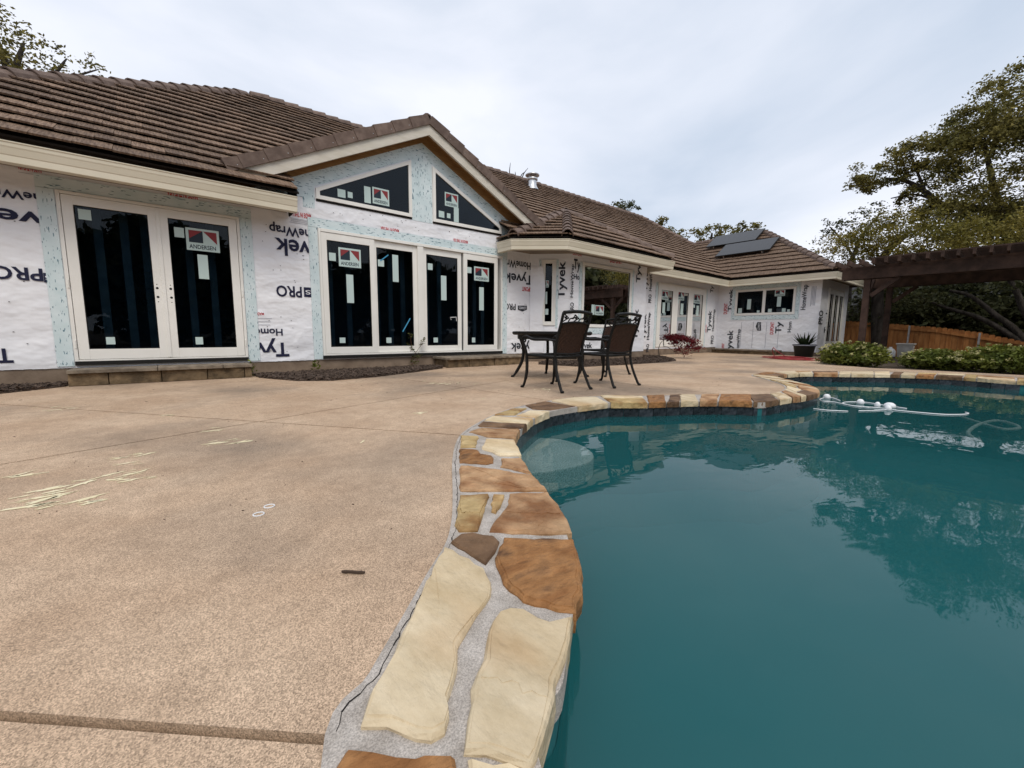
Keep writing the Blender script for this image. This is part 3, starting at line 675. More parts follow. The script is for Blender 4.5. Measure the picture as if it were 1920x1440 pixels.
# lettering ----------------------------------------------------------
TXT = {}
def glyphs(s_, bold):
    if (s_, bold) in TXT: return TXT[s_, bold]
    c = bpy.data.curves.new('t', 'FONT'); c.body = s_; c.size = 1; c.offset = .022 if bold else 0; c.resolution_u = 3
    o = bpy.data.objects.new('t', c); COL.objects.link(o); dg = bpy.context.evaluated_depsgraph_get()
    me = bpy.data.meshes.new_from_object(o.evaluated_get(dg)); bpy.data.objects.remove(o); bpy.data.curves.remove(c)
    xs = [v.co.x for v in me.vertices]; ys = [v.co.y for v in me.vertices]
    r_ = ([(v.co.x, v.co.y) for v in me.vertices], [tuple(f.vertices) for f in me.polygons], min(xs), max(xs), min(ys), max(ys)); bpy.data.meshes.remove(me); TXT[s_, bold] = r_; return r_
def text(pl, s_, box, rot, m=mINK, n=.0025, parent=None, bold=True, name='printed_word'):
    V, F, x0, x1, y0, y1 = glyphs(s_, bold)
    ax, ay, bx, by = box; cx, cy = (ax+bx)/2, (ay+by)/2
    ul, _ = pl.px(ax, cy, n); ur, _ = pl.px(bx, cy, n); _, zt = pl.px(cx, ay, n); _, zb = pl.px(cx, by, n); ww, hh = ur-ul, zt-zb
    mb = MB(); vs_ = []
    for (x, y) in V:
        a = (x-x0)/(x1-x0); b_ = (y-y0)/(y1-y0)
        if rot == 180: a, b_ = 1-a, 1-b_
        elif rot == 90: a, b_ = 1-b_, a
        vs_.append(pl.P(ul+a*ww, zb+b_*hh, n))
    mb.add(vs_, F); return mb.build(name, m, parent) if parent is None else mb.build(name, m, parent)
def wtext(w_, pl, s_, box, rot, m=mINK, n=.0115, bold=True):
    o = text(pl, s_, box, rot, m, n, None, bold); o.parent = w_; o.matrix_parent_inverse = w_.matrix_world.inverted() if False else HI @ Matrix() if False else Matrix(); return o
def pxbox(pl, box, n0, n1, mb=None):
    mb = mb or MB(); u0, z1 = pl.px(box[0], (box[1]+box[3])/2, n0)[0], pl.px((box[0]+box[2])/2, box[1], n0)[1]
    u1, z0 = pl.px(box[2], (box[1]+box[3])/2, n0)[0], pl.px((box[0]+box[2])/2, box[3], n0)[1]
    pl.box(mb, u0, u1, z0, z1, n0, n1); return mb
def logo_box(w_, pl, box, word='S', rot=180):
    mb = pxbox(pl, box, .0105, .0112); o = mb.build('printed_badge', mINK, w_)
    d = (box[2]-box[0])*.18; e_ = (box[3]-box[1])*.28; text(pl, word, (box[0]+d, box[1]+e_, box[2]-d, box[3]-e_), rot, mTYVEK, .0125, o, False, 'badge_word')
def lines(w_, pl, box, k, m=mGREY, vert=False):
    for i in range(k):
        if vert: x = box[0]+(box[2]-box[0])*(i+.5)/k; b2 = (x-.4, box[1]+R.uniform(0, 3), x+.4, box[3]-R.uniform(0, 6))
        else: y = box[1]+(box[3]-box[1])*(i+.5)/k; b2 = (box[0]+R.uniform(0, 5), y-.35, box[2]-R.uniform(0, 8), y+.35)
        pxbox(pl, b2, .0105, .0112).build('printed_line', m, w_)
USA = 'MADE IN THE USA'
for (w_, pl, s_, box, rot, m) in [
 (wallF, PF, 'neWrap', (-50, 350, 77, 371), 180, mINK), (wallF, PF, 'vek', (-70, 390, 81, 420), 180, mINK), (wallF, PF, 'PRO', (-20, 500, 80, 525), 180, mINK), (wallF, PF, 'Tyvek', (-120, 645, 24, 682), 180, mINK),
 (wallF, PF, 'neWrap', (505, 420, 581, 443), 180, mINK), (wallF, PF, 'vek', (516, 449, 582, 481), 180, mINK), (wallF, PF, 'PRO', (518, 536, 566, 557), 180, mINK), (wallF, PF, 'Home', (478, 616, 530, 629), 180, mINK), (wallF, PF, 'Tyv', (478, 634, 542, 669), 180, mINK),
 (wallF, PF, 'HomeWra', (946, 489, 995, 503), 180, mINKK), (wallF, PF, 'Tyvek', (946, 508, 999, 532), 180, mINKK), (wallF, PF, 'DUPONT', (979, 538, 1000, 546.5), 180, mRED), (wallF, PF, 'PRO', (945, 569, 967, 581), 180, mINKK), (wallF, PF, 'Tyvek', (958, 638, 1003, 659), 180, mINKK),
 (wallF, PF, USA, (33, 307, 77, 321), 180, mRED), (wallF, PF, USA, (313, 358, 370, 370), 180, mRED), (wallF, PF, USA, (541, 398, 583, 407), 180, mRED), (gab, PF, USA, (714, 427, 748, 434), 180, mRED), (gab, PF, USA, (850, 449, 877, 455), 180, mRED), (wallF, PF, 'MADE', (479, 586, 495, 591), 180, mRED),
 (wallQ, PQ, 'Tyvek', (1045, 490, 1064, 560), 90, mINKK), (wallB, PB, 'HomeWrap', (1070, 495, 1077, 558), 90, mINKK), (wallB, PB, 'PRO', (1069, 567, 1076, 586), 90, mINKK), (wallB, PB, 'Ty', (1076, 486, 1088, 511), 0, mINKK), (wallB, PB, 'Ho', (1076, 514, 1087, 524), 0, mINKK), (wallB, PB, 'Tyvek', (1085, 642, 1110, 656), 0, mINKK), (wallB, PB, 'DUPONT', (1074, 473, 1092, 479.5), 0, mRED), (wallB, PB, 'DUPONT', (1144, 484, 1166, 494), 0, mRED),
 (wallB, PB, 'Tyv', (1193.5, 495, 1203.5, 530), 90, mINKK), (wallB, PB, 'Tyvek', (1188, 579, 1199, 637), 90, mINKK), (wallF2, PF, 'Tyvek', (1207, 500, 1217, 546), 90, mINKK), (wallF2, PF, 'Tyvek', (1205, 588, 1213, 637), 90, mINKK), (wallF2, PF, 'HomeWrap', (1218, 500, 1224.5, 546), 90, mINKK), (wallF2, PF, 'PRO', (1216, 552, 1221.5, 568), 90, mINKK), (wallF2, PF, 'HomeWrap', (1214, 586, 1220, 637), 90, mINKK), (wallF2, PF, 'PRO', (1212, 645, 1217, 660), 90, mINKK),
 (wallF2, PF, 'Tyvek', (1327, 582, 1335.5, 623), 90, mINKK), (wallF2, PF, 'HomeWrap', (1336, 580, 1341, 621), 90, mINKK), (wallF2, PF, 'Ty', (1332, 536, 1339, 549), 90, mINKK), (wallF2, PF, 'PRO', (1333, 629, 1338, 645), 90, mINKK), (wallF2, PF, 'DUPONT', (1321, 608, 1325, 623), 90, mRED),
 (wallW, PW, 'Tyvek', (1366, 542, 1375, 584), 90, mINKK), (wallW, PW, 'DUPONT', (1357, 569, 1364, 589), 90, mRED), (wallW, PW, 'yvek', (1363, 619, 1377, 654), 90, mINKK), (wallW, PW, 'omeWrap', (1381, 617, 1389, 653), 90, mINKK), (wallW, PW, 'DUPONT', (1444, 604, 1451, 627), 90, mRED), (wallW, PW, 'Ty', (1454, 603, 1469, 625), 90, mINKK), (wallW, PW, 'Hom', (1477, 603, 1484, 623), 90, mINKK), (wallW, PW, 'HomeWrap', (1503, 534, 1515, 581), 90, mINKK), (wallW, PW, 'DUPONT', (1353, 644, 1358, 655), 90, mRED),
 (wallS, PS, 'PRO', (1535, 582, 1543, 608), 90, mINKK), (wallS, PS, 'Tyvek', (1547, 580, 1557, 624), 90, mINKK)]:
    wtext(w_, pl, s_, box, rot, m)
logo_box(wallF, PF, (82, 512, 97, 530)); logo_box(wallF, PF, (570, 539, 585, 557))
for b_, k in (((980, 569, 989, 572), 1), ((541, 410, 590, 421), 4), ((478, 594, 512, 612), 3), ((30, 325, 100, 330), 1), ((714, 436, 757, 440), 1)): lines(wallF, PF, b_, k)
lines(wallW, PW, (1520, 536, 1530, 575), 4, vert=True)
for x in (1389, 1411, 1436, 1459): pxbox(PW, (x-.3, 604, x+.3, 652), .0105, .0112).build('printed_line', mGREY, wallW)
# shield badges with the store word
def shield(w_, pl, box, rot):
    ax, ay, bx, by = box; pts = [(0, 0), (1, 0), (1, .7), (.5, 1), (0, .7)] if rot == 180 else [(0, 0), (.7, 0), (1, .5), (.7, 1), (0, 1)]
    if rot == 90: pts = [(1-a, b_) for a, b_ in pts]
    mb = MB().prism([pl.P(*pl.px(ax+(bx-ax)*a, ay+(by-ay)*b_, .0105), .0105) for a, b_ in pts], pl.n*.0012); o = mb.build('printed_badge', mINKK, w_)
    text(pl, "LOWE'S", (ax+(bx-ax)*.12, ay+(by-ay)*.18, bx-(bx-ax)*.12, ay+(by-ay)*.62) if rot == 180 else (ax+(bx-ax)*.35, ay+1.5, bx-(bx-ax)*.2, by-1.5), rot, mTYVEK, .0125, o, False, 'badge_word')
shield(wallF, PF, (971, 573, 988, 584), 180); shield(wallW, PW, (1417, 604, 1427, 620), 90)
# stickers on glass
mSTK = mat('sticker_pale', (.50, .62, .60), .6); mNAVY = mat('sticker_navy', (.018, .03, .045), .6); mSRED = mat('sticker_red', (.24, .035, .04), .6)
def sticker(pl, box, n, parent): pxbox(pl, box, n, n+.001).build('paper_sticker', mSTK, parent)
def label(pl, box, n, parent, word=True):
    o = pxbox(pl, box, n, n+.001).build('maker_label', mSTK, parent); ax, ay, bx, by = box; W_, H2 = bx-ax, by-ay
    x0, x1, y0, y1 = ax+W_*.08, bx-W_*.08, ay+H2*.1, ay+H2*(.64 if word else .8); xm = (x0+x1)/2
    def sk(a, b_): # shear vertically with the label's own perspective
        return pl.P(*pl.px(a, b_, n+.0015), n+.0015)
    du = [(x0, y0), (xm, y0), (xm, y1), (x0, y1)]
    u0, zt = pl.px(x0, (y0+y1)/2, n)[0], pl.px((ax+bx)/2, y0, n)[1]; u1, zb = pl.px(x1, (y0+y1)/2, n)[0], pl.px((ax+bx)/2, y1, n)[1]; um = (u0+u1)/2; k = n+.0015
    MB().prism([pl.P(u0, zb, k), pl.P(um, zb, k), pl.P(um, zt, k), pl.P(u0, zt, k)], pl.n*.0008).build('label_mark', mNAVY, o)
    MB().prism([pl.P(u0+.004, zb+.3*(zt-zb), k+.001), pl.P(um-.004, zt, k+.001), pl.P(u0+.004, zt, k+.001)], pl.n*.0008).build('label_mark', mSRED, o)
    MB().prism([pl.P(um+.006, zt, k), pl.P(u1, zb, k), pl.P(u1, zt, k)], pl.n*.0008).build('label_mark', mSRED, o)
    if word: text(pl, 'ANDERSEN', (ax+W_*.1, ay+H2*.73, bx-W_*.1, ay+H2*.92), 0, mNAVY, n+.0015, o, True, 'label_word')
nG = .0
for b_ in [(146.7, 392.7, 170.7, 412), (199, 632, 216, 645.7), (326.7, 426.7, 345, 445), (371.7, 478, 390.7, 523), (366.7, 632, 380.7, 645.7)]: sticker(PF, b_, nG-.002, fd)
label(PF, (349, 430, 411, 471), nG-.002, fd)
for b_ in [(617, 474, 629.5, 489), (650, 515, 663, 568), (637, 633, 647.6, 643), (876, 501, 884, 512), (898.5, 538.6, 907, 582), (885, 633, 891, 642)]: sticker(PF, b_, .0, sl)
for b_ in [(708.5, 487, 720, 499.6), (736, 478, 747, 528.5), (724.5, 633, 734, 643), (802, 494, 811, 506), (827, 517, 837, 563), (813, 633, 821, 642)]: sticker(PF, b_, -.036, sl)
label(PF, (635, 466, 676.5, 501), .0, sl); label(PF, (889, 501, 916.5, 527), .0, sl)
mBT = mat('painters_tape', (.06, .3, .5), .6)
for a, b_ in (((713, 489), (728, 478)), ((755, 622), (769, 597))):
    p0, p1 = PF.P(*PF.px(*a, -.034), -.034), PF.P(*PF.px(*b_, -.034), -.034); MB().tube([p0, p1], .012, 4).build('painters_tape', mBT, sl)
gwins = [o for o in house.children if o.name.startswith('gable_window')]
for b_ in [(633, 355, 647.6, 370), (652, 360, 661, 371), (683, 350, 695, 380.5)]: sticker(PF, b_, .0135, gwins[0])
label(PF, (698.5, 353.5, 729.5, 384), .0145, gwins[0])
for b_ in [(822.7, 395.7, 833, 407.6), (838, 400, 844.5, 409), (851, 389.5, 860, 416.6)]: sticker(PF, b_, .0135, gwins[1])
label(PF, (834, 362.5, 859, 388), .0145, gwins[1])
for b_ in [(1242, 567, 1247, 587), (1276, 569, 1281, 590), (1305.6, 573, 1310, 592), (1236, 563, 1240, 570), (1270, 562, 1273, 569), (1300, 571, 1303, 577)]: sticker(PF, b_, -.004, td)
for b_ in [(1241, 545, 1253, 562), (1271, 546, 1283, 563), (1301, 552, 1313, 569)]: label(PF, b_, -.004, td)
pw = next(o for o in house.children if o.name.startswith('picture_window')); ww = next(o for o in house.children if o.name.startswith('slider_window')); sw = next(o for o in house.children if o.name.startswith('side_window'))
sticker(PB, (1109, 571, 1115, 590), -.004, pw); label(PB, (1116, 572.5, 1132, 591), -.004, pw)
for b_ in [(1401, 561, 1408, 580), (1457, 556, 1464.5, 575), (1384, 578, 1391, 587), (1440, 579, 1447, 586), (1466, 578, 1473, 585), (1419, 582, 1424, 588), (1476, 580, 1481, 586)]: sticker(PW, b_, -.004, ww)
label(PW, (1453, 543.5, 1472, 555), -.004, ww)
label(PQ, (1020, 526, 1029, 539), -.004, sw); sticker(PQ, (1021, 547, 1026, 570), -.004, sw); sticker(PQ, (1021, 579, 1028, 590), -.004, sw)
# loose flap of wrap over the narrow window
mb = MB(); cols = 7; rows = 12
for j in range(rows+1):
    for i in range(cols+1):
        u = .01+(nu0+.05+.03*math.sin(j*.9))*i/cols; z = .22+j/rows*2.05; n_ = .012+.035*(i/cols)**2+.006*math.sin(j*1.7+i)
        q = PQ.P(u, z, n_) if u > 0 else PF.P(6.82+u, z, n_); mb.v.append(tuple(q))
for j in range(rows):
    for i in range(cols): a = j*(cols+1)+i; mb.f.append((a, a+1, a+cols+2, a+cols+1))
hp(mb.build('wrap_flap', mTYVEK, None, True))
# ---------------------------------------------------------------- roof
EZ, PT = 2.735, .65
mainP = [(-3.27, 7.03), (16.2, 7.03), (19.5, 10.33), (19.1, 12.9), (2.04, 12.9)]
zm = lambda Y: EZ+PT*(Y-7.03)
AP = Vector((8.58, 8.16, 3.925)); BB = Vector((5.84, 7.09, EZ)); CC = Vector((6.68, 6.3, EZ)); DD = Vector((10.85, 6.3, EZ)); AP2 = Vector((8.58, 8.9, 3.925))
GZ = 4.55; GY = 7.36; gfl = Vector((GA-(GZ-zm(GY))/GS, GY, zm(GY))); gfr = Vector((2*GA-gfl.x, GY, zm(GY))); gap_f = Vector((GA, GY, GZ)); gap_b = Vector((GA, 7.03+(GZ-EZ)/PT, GZ))
WI, WO, WA, WV = Vector((16.2, 7.03, EZ)), Vector((16.2, 3.84, EZ)), Vector((19.5, 7.14, EZ+PT*3.3)), Vector((19.5, 10.33, EZ+PT*3.3))
roofs = [('main_roof', [Vector((x, y, zm(y))) for x, y in mainP], mTILE),
 ('bay_roof', [CC, DD, AP], mTILE), ('bay_roof', [BB, CC, AP], mTILE), ('bay_roof', [Vector((5.84, 7.9, EZ)), BB, AP, AP2], mTILE2), ('bay_roof', [DD, Vector((10.85, 7.1, EZ)), AP2, AP], mTILE2),
 ('gable_roof', [gfl+Vector((0, 0, .0)), gap_f, gap_b], mTILE2), ('gable_roof', [gfr, gap_b, gap_f], mTILE2),
 ('wing_roof', [WI, WO, WA, WV], mTILE2), ('wing_roof', [WO, Vector((22.8, 3.84, EZ)), WA], mTILE)]
def clip(poly, a, b_):
    out = []
    def side(q): return (b_[0]-a[0])*(q[1]-a[1])-(b_[1]-a[1])*(q[0]-a[0])
    for i in range(len(poly)):
        p_, q = poly[i-1], poly[i]; sp_, sq = side(p_), side(q)
        if (sp_ >= 0) != (sq >= 0):
            t_ = sp_/(sp_-sq); out.append((p_[0]+(q[0]-p_[0])*t_, p_[1]+(q[1]-p_[1])*t_))
        if sq >= 0: out.append(q)
    return out
TL, EXP, TW = .40, .33, .33; NOT_ = (1.66, 5.86, 7.99)
def tile_geo(poly, t0, jit=0):
    # poly in (s,t); plate rests on course below, lower end lifted
    lift = lambda t_: .05-(.05*(t_-t0)/TL)+jit
    n_ = len(poly); V = [(s_, t_, lift(t_)) for s_, t_ in poly]+[(s_, t_, lift(t_)+.022) for s_, t_ in poly]
    return V, [tuple(range(n_))[::-1], tuple(range(n_, 2*n_))]+[(i, (i+1) % n_, n_+(i+1) % n_, n_+i) for i in range(n_)]
alltiles = []; roofparts = []; FULL = {}
for ri, (nm, P, m) in enumerate(roofs):
    n_ = (P[1]-P[0]).cross(P[2]-P[0]).normalized()
    if n_.z < 0: n_ = -n_
    sdv = Vector((0, 0, 1)).cross(n_).normalized(); tdv = n_.cross(sdv).normalized()
    if nm == 'gable_roof': O = Vector((P[0].x, P[0].y, P[0].z))
    else: O = P[0]
    lo_ = min((q-O).dot(tdv) for q in P); O = O+tdv*lo_
    poly = [((q-O).dot(sdv), (q-O).dot(tdv)) for q in P]
    A = sum(poly[i][0]*poly[(i+1) % len(poly)][1]-poly[(i+1) % len(poly)][0]*poly[i][1] for i in range(len(poly)))
    if A < 0: poly.reverse()
    # underlay sheet
    mb = MB(); pieces = [P]
    if ri == 0:
        q3 = lambda L_: [Vector((x, y, zm(y))) for x, y in L_]
        pieces = [q3([(-3.27, 7.03), (1.66, 7.03), (1.66, 12.48)]), q3([(1.66, 7.8), (5.9, 7.8), (5.9, 12.9), (2.04, 12.9), (1.66, 12.48)]), q3([(5.9, 7.03), (16.2, 7.03), (19.5, 10.33), (19.1, 12.9), (5.9, 12.9)])]
    for pc in pieces: mb.prism([q-n_*.004 for q in pc], -n_*.02)
    part = hp(mb.build(nm, mFELT)); roofparts.append(part)
    MW = Matrix((sdv, tdv, n_)).transposed().to_4x4(); MW.translation = O
    smin, smax = min(q[0] for q in poly), max(q[0] for q in poly); tmax = max(q[1] for q in poly)
    k = 0
    while k*EXP < tmax:
        t0 = k*EXP-(.03 if k == 0 else 0); s_ = smin-(k % 2)*TW/2-R.choice([0, .05, .1])
        while s_ < smax:
            rect = [(s_+.002, t0), (s_+TW-.002, t0), (s_+TW-.002, t0+TL), (s_+.002, t0+TL)]; c = rect
            for i in range(len(poly)):
                a, b_ = poly[i], poly[(i+1) % len(poly)]
                if abs(a[1]) < 1e-4 and abs(b_[1]) < 1e-4: continue   # eave edge: let it overhang
                c = clip(c, a, b_)
                if len(c) < 3: break
            if ri == 0 and len(c) >= 3:
                u_ = O.x+sdv.x*(s_+TW/2); y_ = O.y+tdv.y*(t0+TL/2)
                if NOT_[0] < u_ < NOT_[1] and y_ < NOT_[2]: c = []
                elif y_ < NOT_[2] and len(c) >= 3:
                    sl_ = (NOT_[0]-O.x)/sdv.x; sr_ = (NOT_[1]-O.x)/sdv.x
                    if u_ <= NOT_[0] and s_+TW > sl_: c = clip(c, (sl_, 0), (sl_, 9))
                    elif u_ >= NOT_[1] and s_ < sr_: c = clip(c, (sr_, 9), (sr_, 0))
            if len(c) >= 3:
                ar = abs(sum(c[i][0]*c[(i+1) % len(c)][1]-c[(i+1) % len(c)][0]*c[i][1] for i in range(len(c))))/2
                if ar > .002:
                    full = ar > TW*TL*.975; ctr = MW @ Vector((sum(q[0] for q in c)/len(c), sum(q[1] for q in c)/len(c), .05))
                    alltiles.append((ri, full, c, t0, s_, MW, m, ctr))
            s_ += TW
        k += 1
def vis(T):
    x, y, z = pxof(T[7]); 
    if z < .5 or not (-20 < x < 1940 and -20 < y < 1000): return 1e9
    if T[0] in (4, 6): return 1e8+z
    if T[0] == 0 and 180 < x < 1000 and y > 260 and T[7].x > 1.2 and T[7].x < 7.5: return 1e7+z   # beneath the gable
    return z
alltiles.sort(key=vis)
V_, F_ = tile_geo([(.002, 0), (TW-.002, 0), (TW-.002, TL), (.002, TL)], 0)
for m in (mTILE, mTILE2):
    mb = MB(); mb.v = V_; mb.f = F_; FULL[m.name] = mb.mesh('roof_tile', m)
rest = {}
for i, T in enumerate(alltiles):
    ri, full, c, t0, s_, MW, m, ctr = T; jz = R.uniform(-.004, .006); dt = R.uniform(-.012, .012)
    if i < 300:
        if full:
            o = link('roof_tile', FULL[m.name], roofparts[ri]); o.matrix_local = MW @ Matrix.Translation((s_, t0+dt, jz))
        else:
            V, F = tile_geo(c, t0, jz); mb = MB(); mb.v = V; mb.f = F; o = mb.build('roof_tile', m, roofparts[ri]); o.matrix_local = MW
    else:
        V, F = tile_geo(c, t0, jz); rest.setdefault((ri, m.name), MB()).add([MW @ Vector((q[0], q[1]+(dt if full else 0), q[2])) for q in V], F)
for (ri, mn), mb in rest.items(): tag(mb.build('roof_tile_field', MATS[mn], roofparts[ri]), kind='stuff')
# ridge and hip caps
def capmesh(Lc=.42):
    pr = [(-.135, -.055), (-.115, .02), (-.05, .078), (0, .09), (.05, .078), (.115, .02), (.135, -.055)]; n_ = len(pr); mb = MB()
    for y, k in ((0, 1.0), (Lc, .86)):
        for x, z in pr: mb.v.append((x*k, y, z*k+(.03 if y == 0 else 0)))
    for y, k in ((0, 1.0), (Lc, .86)):
        for x, z in pr: mb.v.append((x*k*.86, y, z*k-.02+(.03 if y == 0 else 0)))
    for i in range(n_-1):
        mb.f += [(i, i+1, n_+i+1, n_+i), (2*n_+i+1, 2*n_+i, 3*n_+i, 3*n_+i+1), (i+1, i, 2*n_+i, 2*n_+i+1), (n_+i, n_+i+1, 3*n_+i+1, 3*n_+i)]
    return mb.mesh('ridge_tile', mCAP)
CAPM = capmesh()
def caps(A, B, part, up=.03, step=.34):
    A, B = Vector(A), Vector(B); d = (B-A).normalized(); x = d.cross(Vector((0, 0, 1))).normalized(); z = x.cross(d); n_ = int((B-A).length/step)
    for i in range(n_):
        o = link('ridge_tile', CAPM, roofparts[part]); m_ = Matrix((x, d, z)).transposed().to_4x4(); m_.translation = A+d*i*step+z*(up+R.uniform(-.004, .006)); o.matrix_local = m_
RP = [Vector((x, y, zm(y))) for x, y in mainP]
caps(RP[0], RP[4], 0, .015); caps(RP[3], RP[4], 0, .03); caps(RP[2], RP[3], 0, .03)
caps(CC, AP, 1); caps(BB, AP, 2); caps(DD, AP, 1); caps(WO, WA, 7); caps(WA+Vector((0, 0, 0)), WV, 7); caps(gap_f, gap_b, 5); caps(AP, AP2, 1)
# rake tiles and barge boards of the gable
for sgn, end in ((-1, gfl), (1, gfr)):
    d = (end-gap_f).normalized(); up = Vector((0, -1, 0)).cross(d)*(1 if sgn < 0 else -1); up = up if up.z > 0 else -up
    Ln = (end-gap_f).length; nt_ = int(Ln/.37)
    for i in range(nt_+1):
        a = gap_f+d*(i*.37); b2 = gap_f+d*min(Ln, i*.37+.41); lift = up*(.012)
        mb = MB(); th = .028; f_ = Vector((0, -1, 0))
        u0 = up*.105; dn = -up*.055
        lo2 = up*.02
        P0 = [a+u0+lo2*0+f_*-.12, a+u0+f_*.075, a+dn+f_*.075, a+dn+f_*.05, a+u0-up*th+f_*.05, a+u0-up*th+f_*-.12]
        P1 = [b2+u0+lo2+f_*-.12, b2+u0+lo2+f_*.088, b2+dn+lo2*0+f_*.088, b2+dn+f_*.062, b2+u0-up*th+f_*.062, b2+u0-up*th+f_*-.12]
        mb.add(P0+P1, [(0, 1, 2, 3, 4, 5), (11, 10, 9, 8, 7, 6)]+[(j, j+6, (j+1) % 6+6, (j+1) % 6) for j in range(6)])
        o = mb.build('rake_tile', mCAP, roofparts[5 if sgn < 0 else 6])
        if 0 < i: MB().lathe([(0, .003), (.005, .002), (.006, 0)], (0, 0, 0), 8).build('tile_nail', mGALV, roofparts[5 if sgn < 0 else 6]).matrix_local = Matrix.Translation(a+d*.1+up*.0+f_*.082) @ Matrix.Rotation(math.pi/2, 4, 'X')
    # barge board
    top = -up*.045; bot = -up*.215
    s1 = gap_f; e1 = gap_f+d*(Ln-.0)
    apex_t = Vector((GA, GY, GZ-.045*1.118)); apex_b = Vector((GA, GY, GZ-.215*1.118))
    mb = MB().prism([apex_t+Vector((0, -.045, 0)), apex_b+Vector((0, -.045, 0)), e1+bot+d*-.28+Vector((0, -.045, 0)), e1+top+Vector((0, -.045, 0))], (0, .045, 0)); hp(mb.build('barge_board', mBARGE))
    # soffit boards under the rake
    q0 = Vector((GA, GY, GZ-.09)); mb = MB().prism([q0, Vector((GA, YF, GZ-.09)), Vector((end.x, YF, end.z-.09)), Vector((end.x, GY, end.z-.09))], (0, 0, -.02)); hp(mb.build('soffit_board', mWOOD))
    mb = MB().prism([Vector((GA, YF-.002, GZ-.10)), Vector((GA, YF-.002, GZ-.28)), Vector((end.x, YF-.002, end.z-.28)), Vector((end.x, YF-.002, end.z-.10))], (0, -.03, 0)); hp(mb.build('ledger_board', mWOOD))
# soffits and gutters
GPROF = [(0, 0), (.078, 0), (.088, .008), (.088, .075), (.094, .085), (.108, .15), (.114, .165), (.116, .2), (.124, .206), (.124, .218), (.112, .218), (.106, .195), (.0, .19)]
def gutter(path, zb=2.45):
    P = [Vector(q) for q in path]; n_ = len(P); mb = MB(); k = len(GPROF)
    for i in range(n_):
        d0 = (P[i]-P[i-1]).normalized() if i else None; d1 = (P[i+1]-P[i]).normalized() if i < n_-1 else None
        na = Vector((d0.y, -d0.x)) if d0 else None; nb = Vector((d1.y, -d1.x)) if d1 else None
        if na and nb: m_ = (na+nb); m_ = m_/(1+na.dot(nb))
        else: m_ = na or nb
        for o_, z in GPROF: mb.v.append((P[i].x+m_.x*(o_-.11), P[i].y+m_.y*(o_-.11), zb+z))
    for i in range(n_-1):
        for j in range(k): mb.f.append((i*k+j, i*k+(j+1) % k, (i+1)*k+(j+1) % k, (i+1)*k+j))
    mb.f.append(tuple(range(k))); mb.f.append(tuple((n_-1)*k+j for j in range(k))[::-1])
    return hp(mb.build('gutter', mGUT))
gutter([(-3.35, 7.03), (1.63, 7.03)])
gutter([(5.76, 7.56), (5.76, 7.07), (6.66, 6.24), (10.9, 6.24), (10.9, 7.0)])
gutter([(11.0, 7.03), (16.14, 7.03), (16.14, 3.80), (20.5, 3.80)])
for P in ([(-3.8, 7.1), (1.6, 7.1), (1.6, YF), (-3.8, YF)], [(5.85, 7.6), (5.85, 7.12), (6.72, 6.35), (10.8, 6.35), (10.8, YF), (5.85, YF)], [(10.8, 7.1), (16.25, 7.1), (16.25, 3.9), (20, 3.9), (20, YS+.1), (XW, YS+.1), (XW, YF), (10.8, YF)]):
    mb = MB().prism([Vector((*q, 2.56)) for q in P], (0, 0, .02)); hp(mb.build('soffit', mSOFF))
# closed end of the left eave
mb = MB().prism([Vector((1.62, 7.1, 2.5)), Vector((1.62, 7.06, 2.8)), Vector((1.62, 7.6, 3.12)), Vector((1.62, 7.6, 2.5))], (.02, 0, 0)); hp(mb.build('eave_end_board', mDARK))
# hidden roof slopes so the shell is closed
mb = MB(); b1, b2 = Vector((2.04, 12.9, zm(12.9))), Vector((19.1, 12.9, zm(12.9)))
mb.add([b1, b2, (22, 18.7, EZ), (-3.27, 18.7, EZ), (-3.27, 7.03, EZ), (19.5, 10.33, zm(10.33)), (22.8, 7, EZ), (22.8, 3.84, EZ), WA], [(0, 1, 2, 3), (0, 3, 4), (1, 5, 6, 2), (8, 7, 6, 5)])
hp(mb.build('rear_roof', mCAP))
# roof vent pipe
vb = Vector((10.83, 12.06, zm(12.06))); vt = thing('vent_pipe', 'short galvanised vent pipe with flat cap on the tiled roof', 'vent', vb)
MB().lathe([(.24, -.05), (.17, .08), (.155, .12), (.155, .3)], (0, 0, 0), 20).build('flue', mGALV, vt, True)
MB().lathe([(.17, .28), (.2, .3), (.2, .36), (.17, .38)], (0, 0, 0), 20).build('collar', mGALV, vt, True)
MB().lathe([(0, .54), (.26, .49), (.26, .45), (.2, .45), (0, .47)], (0, 0, 0), 20).build('rain_cap', mGALV, vt, True)
MB().tube([(.15, 0, .34), (.15, 0, .46)], .012, 6).tube([(-.15, 0, .34), (-.15, 0, .46)], .012, 6).build('bracket', mGALV, vt)
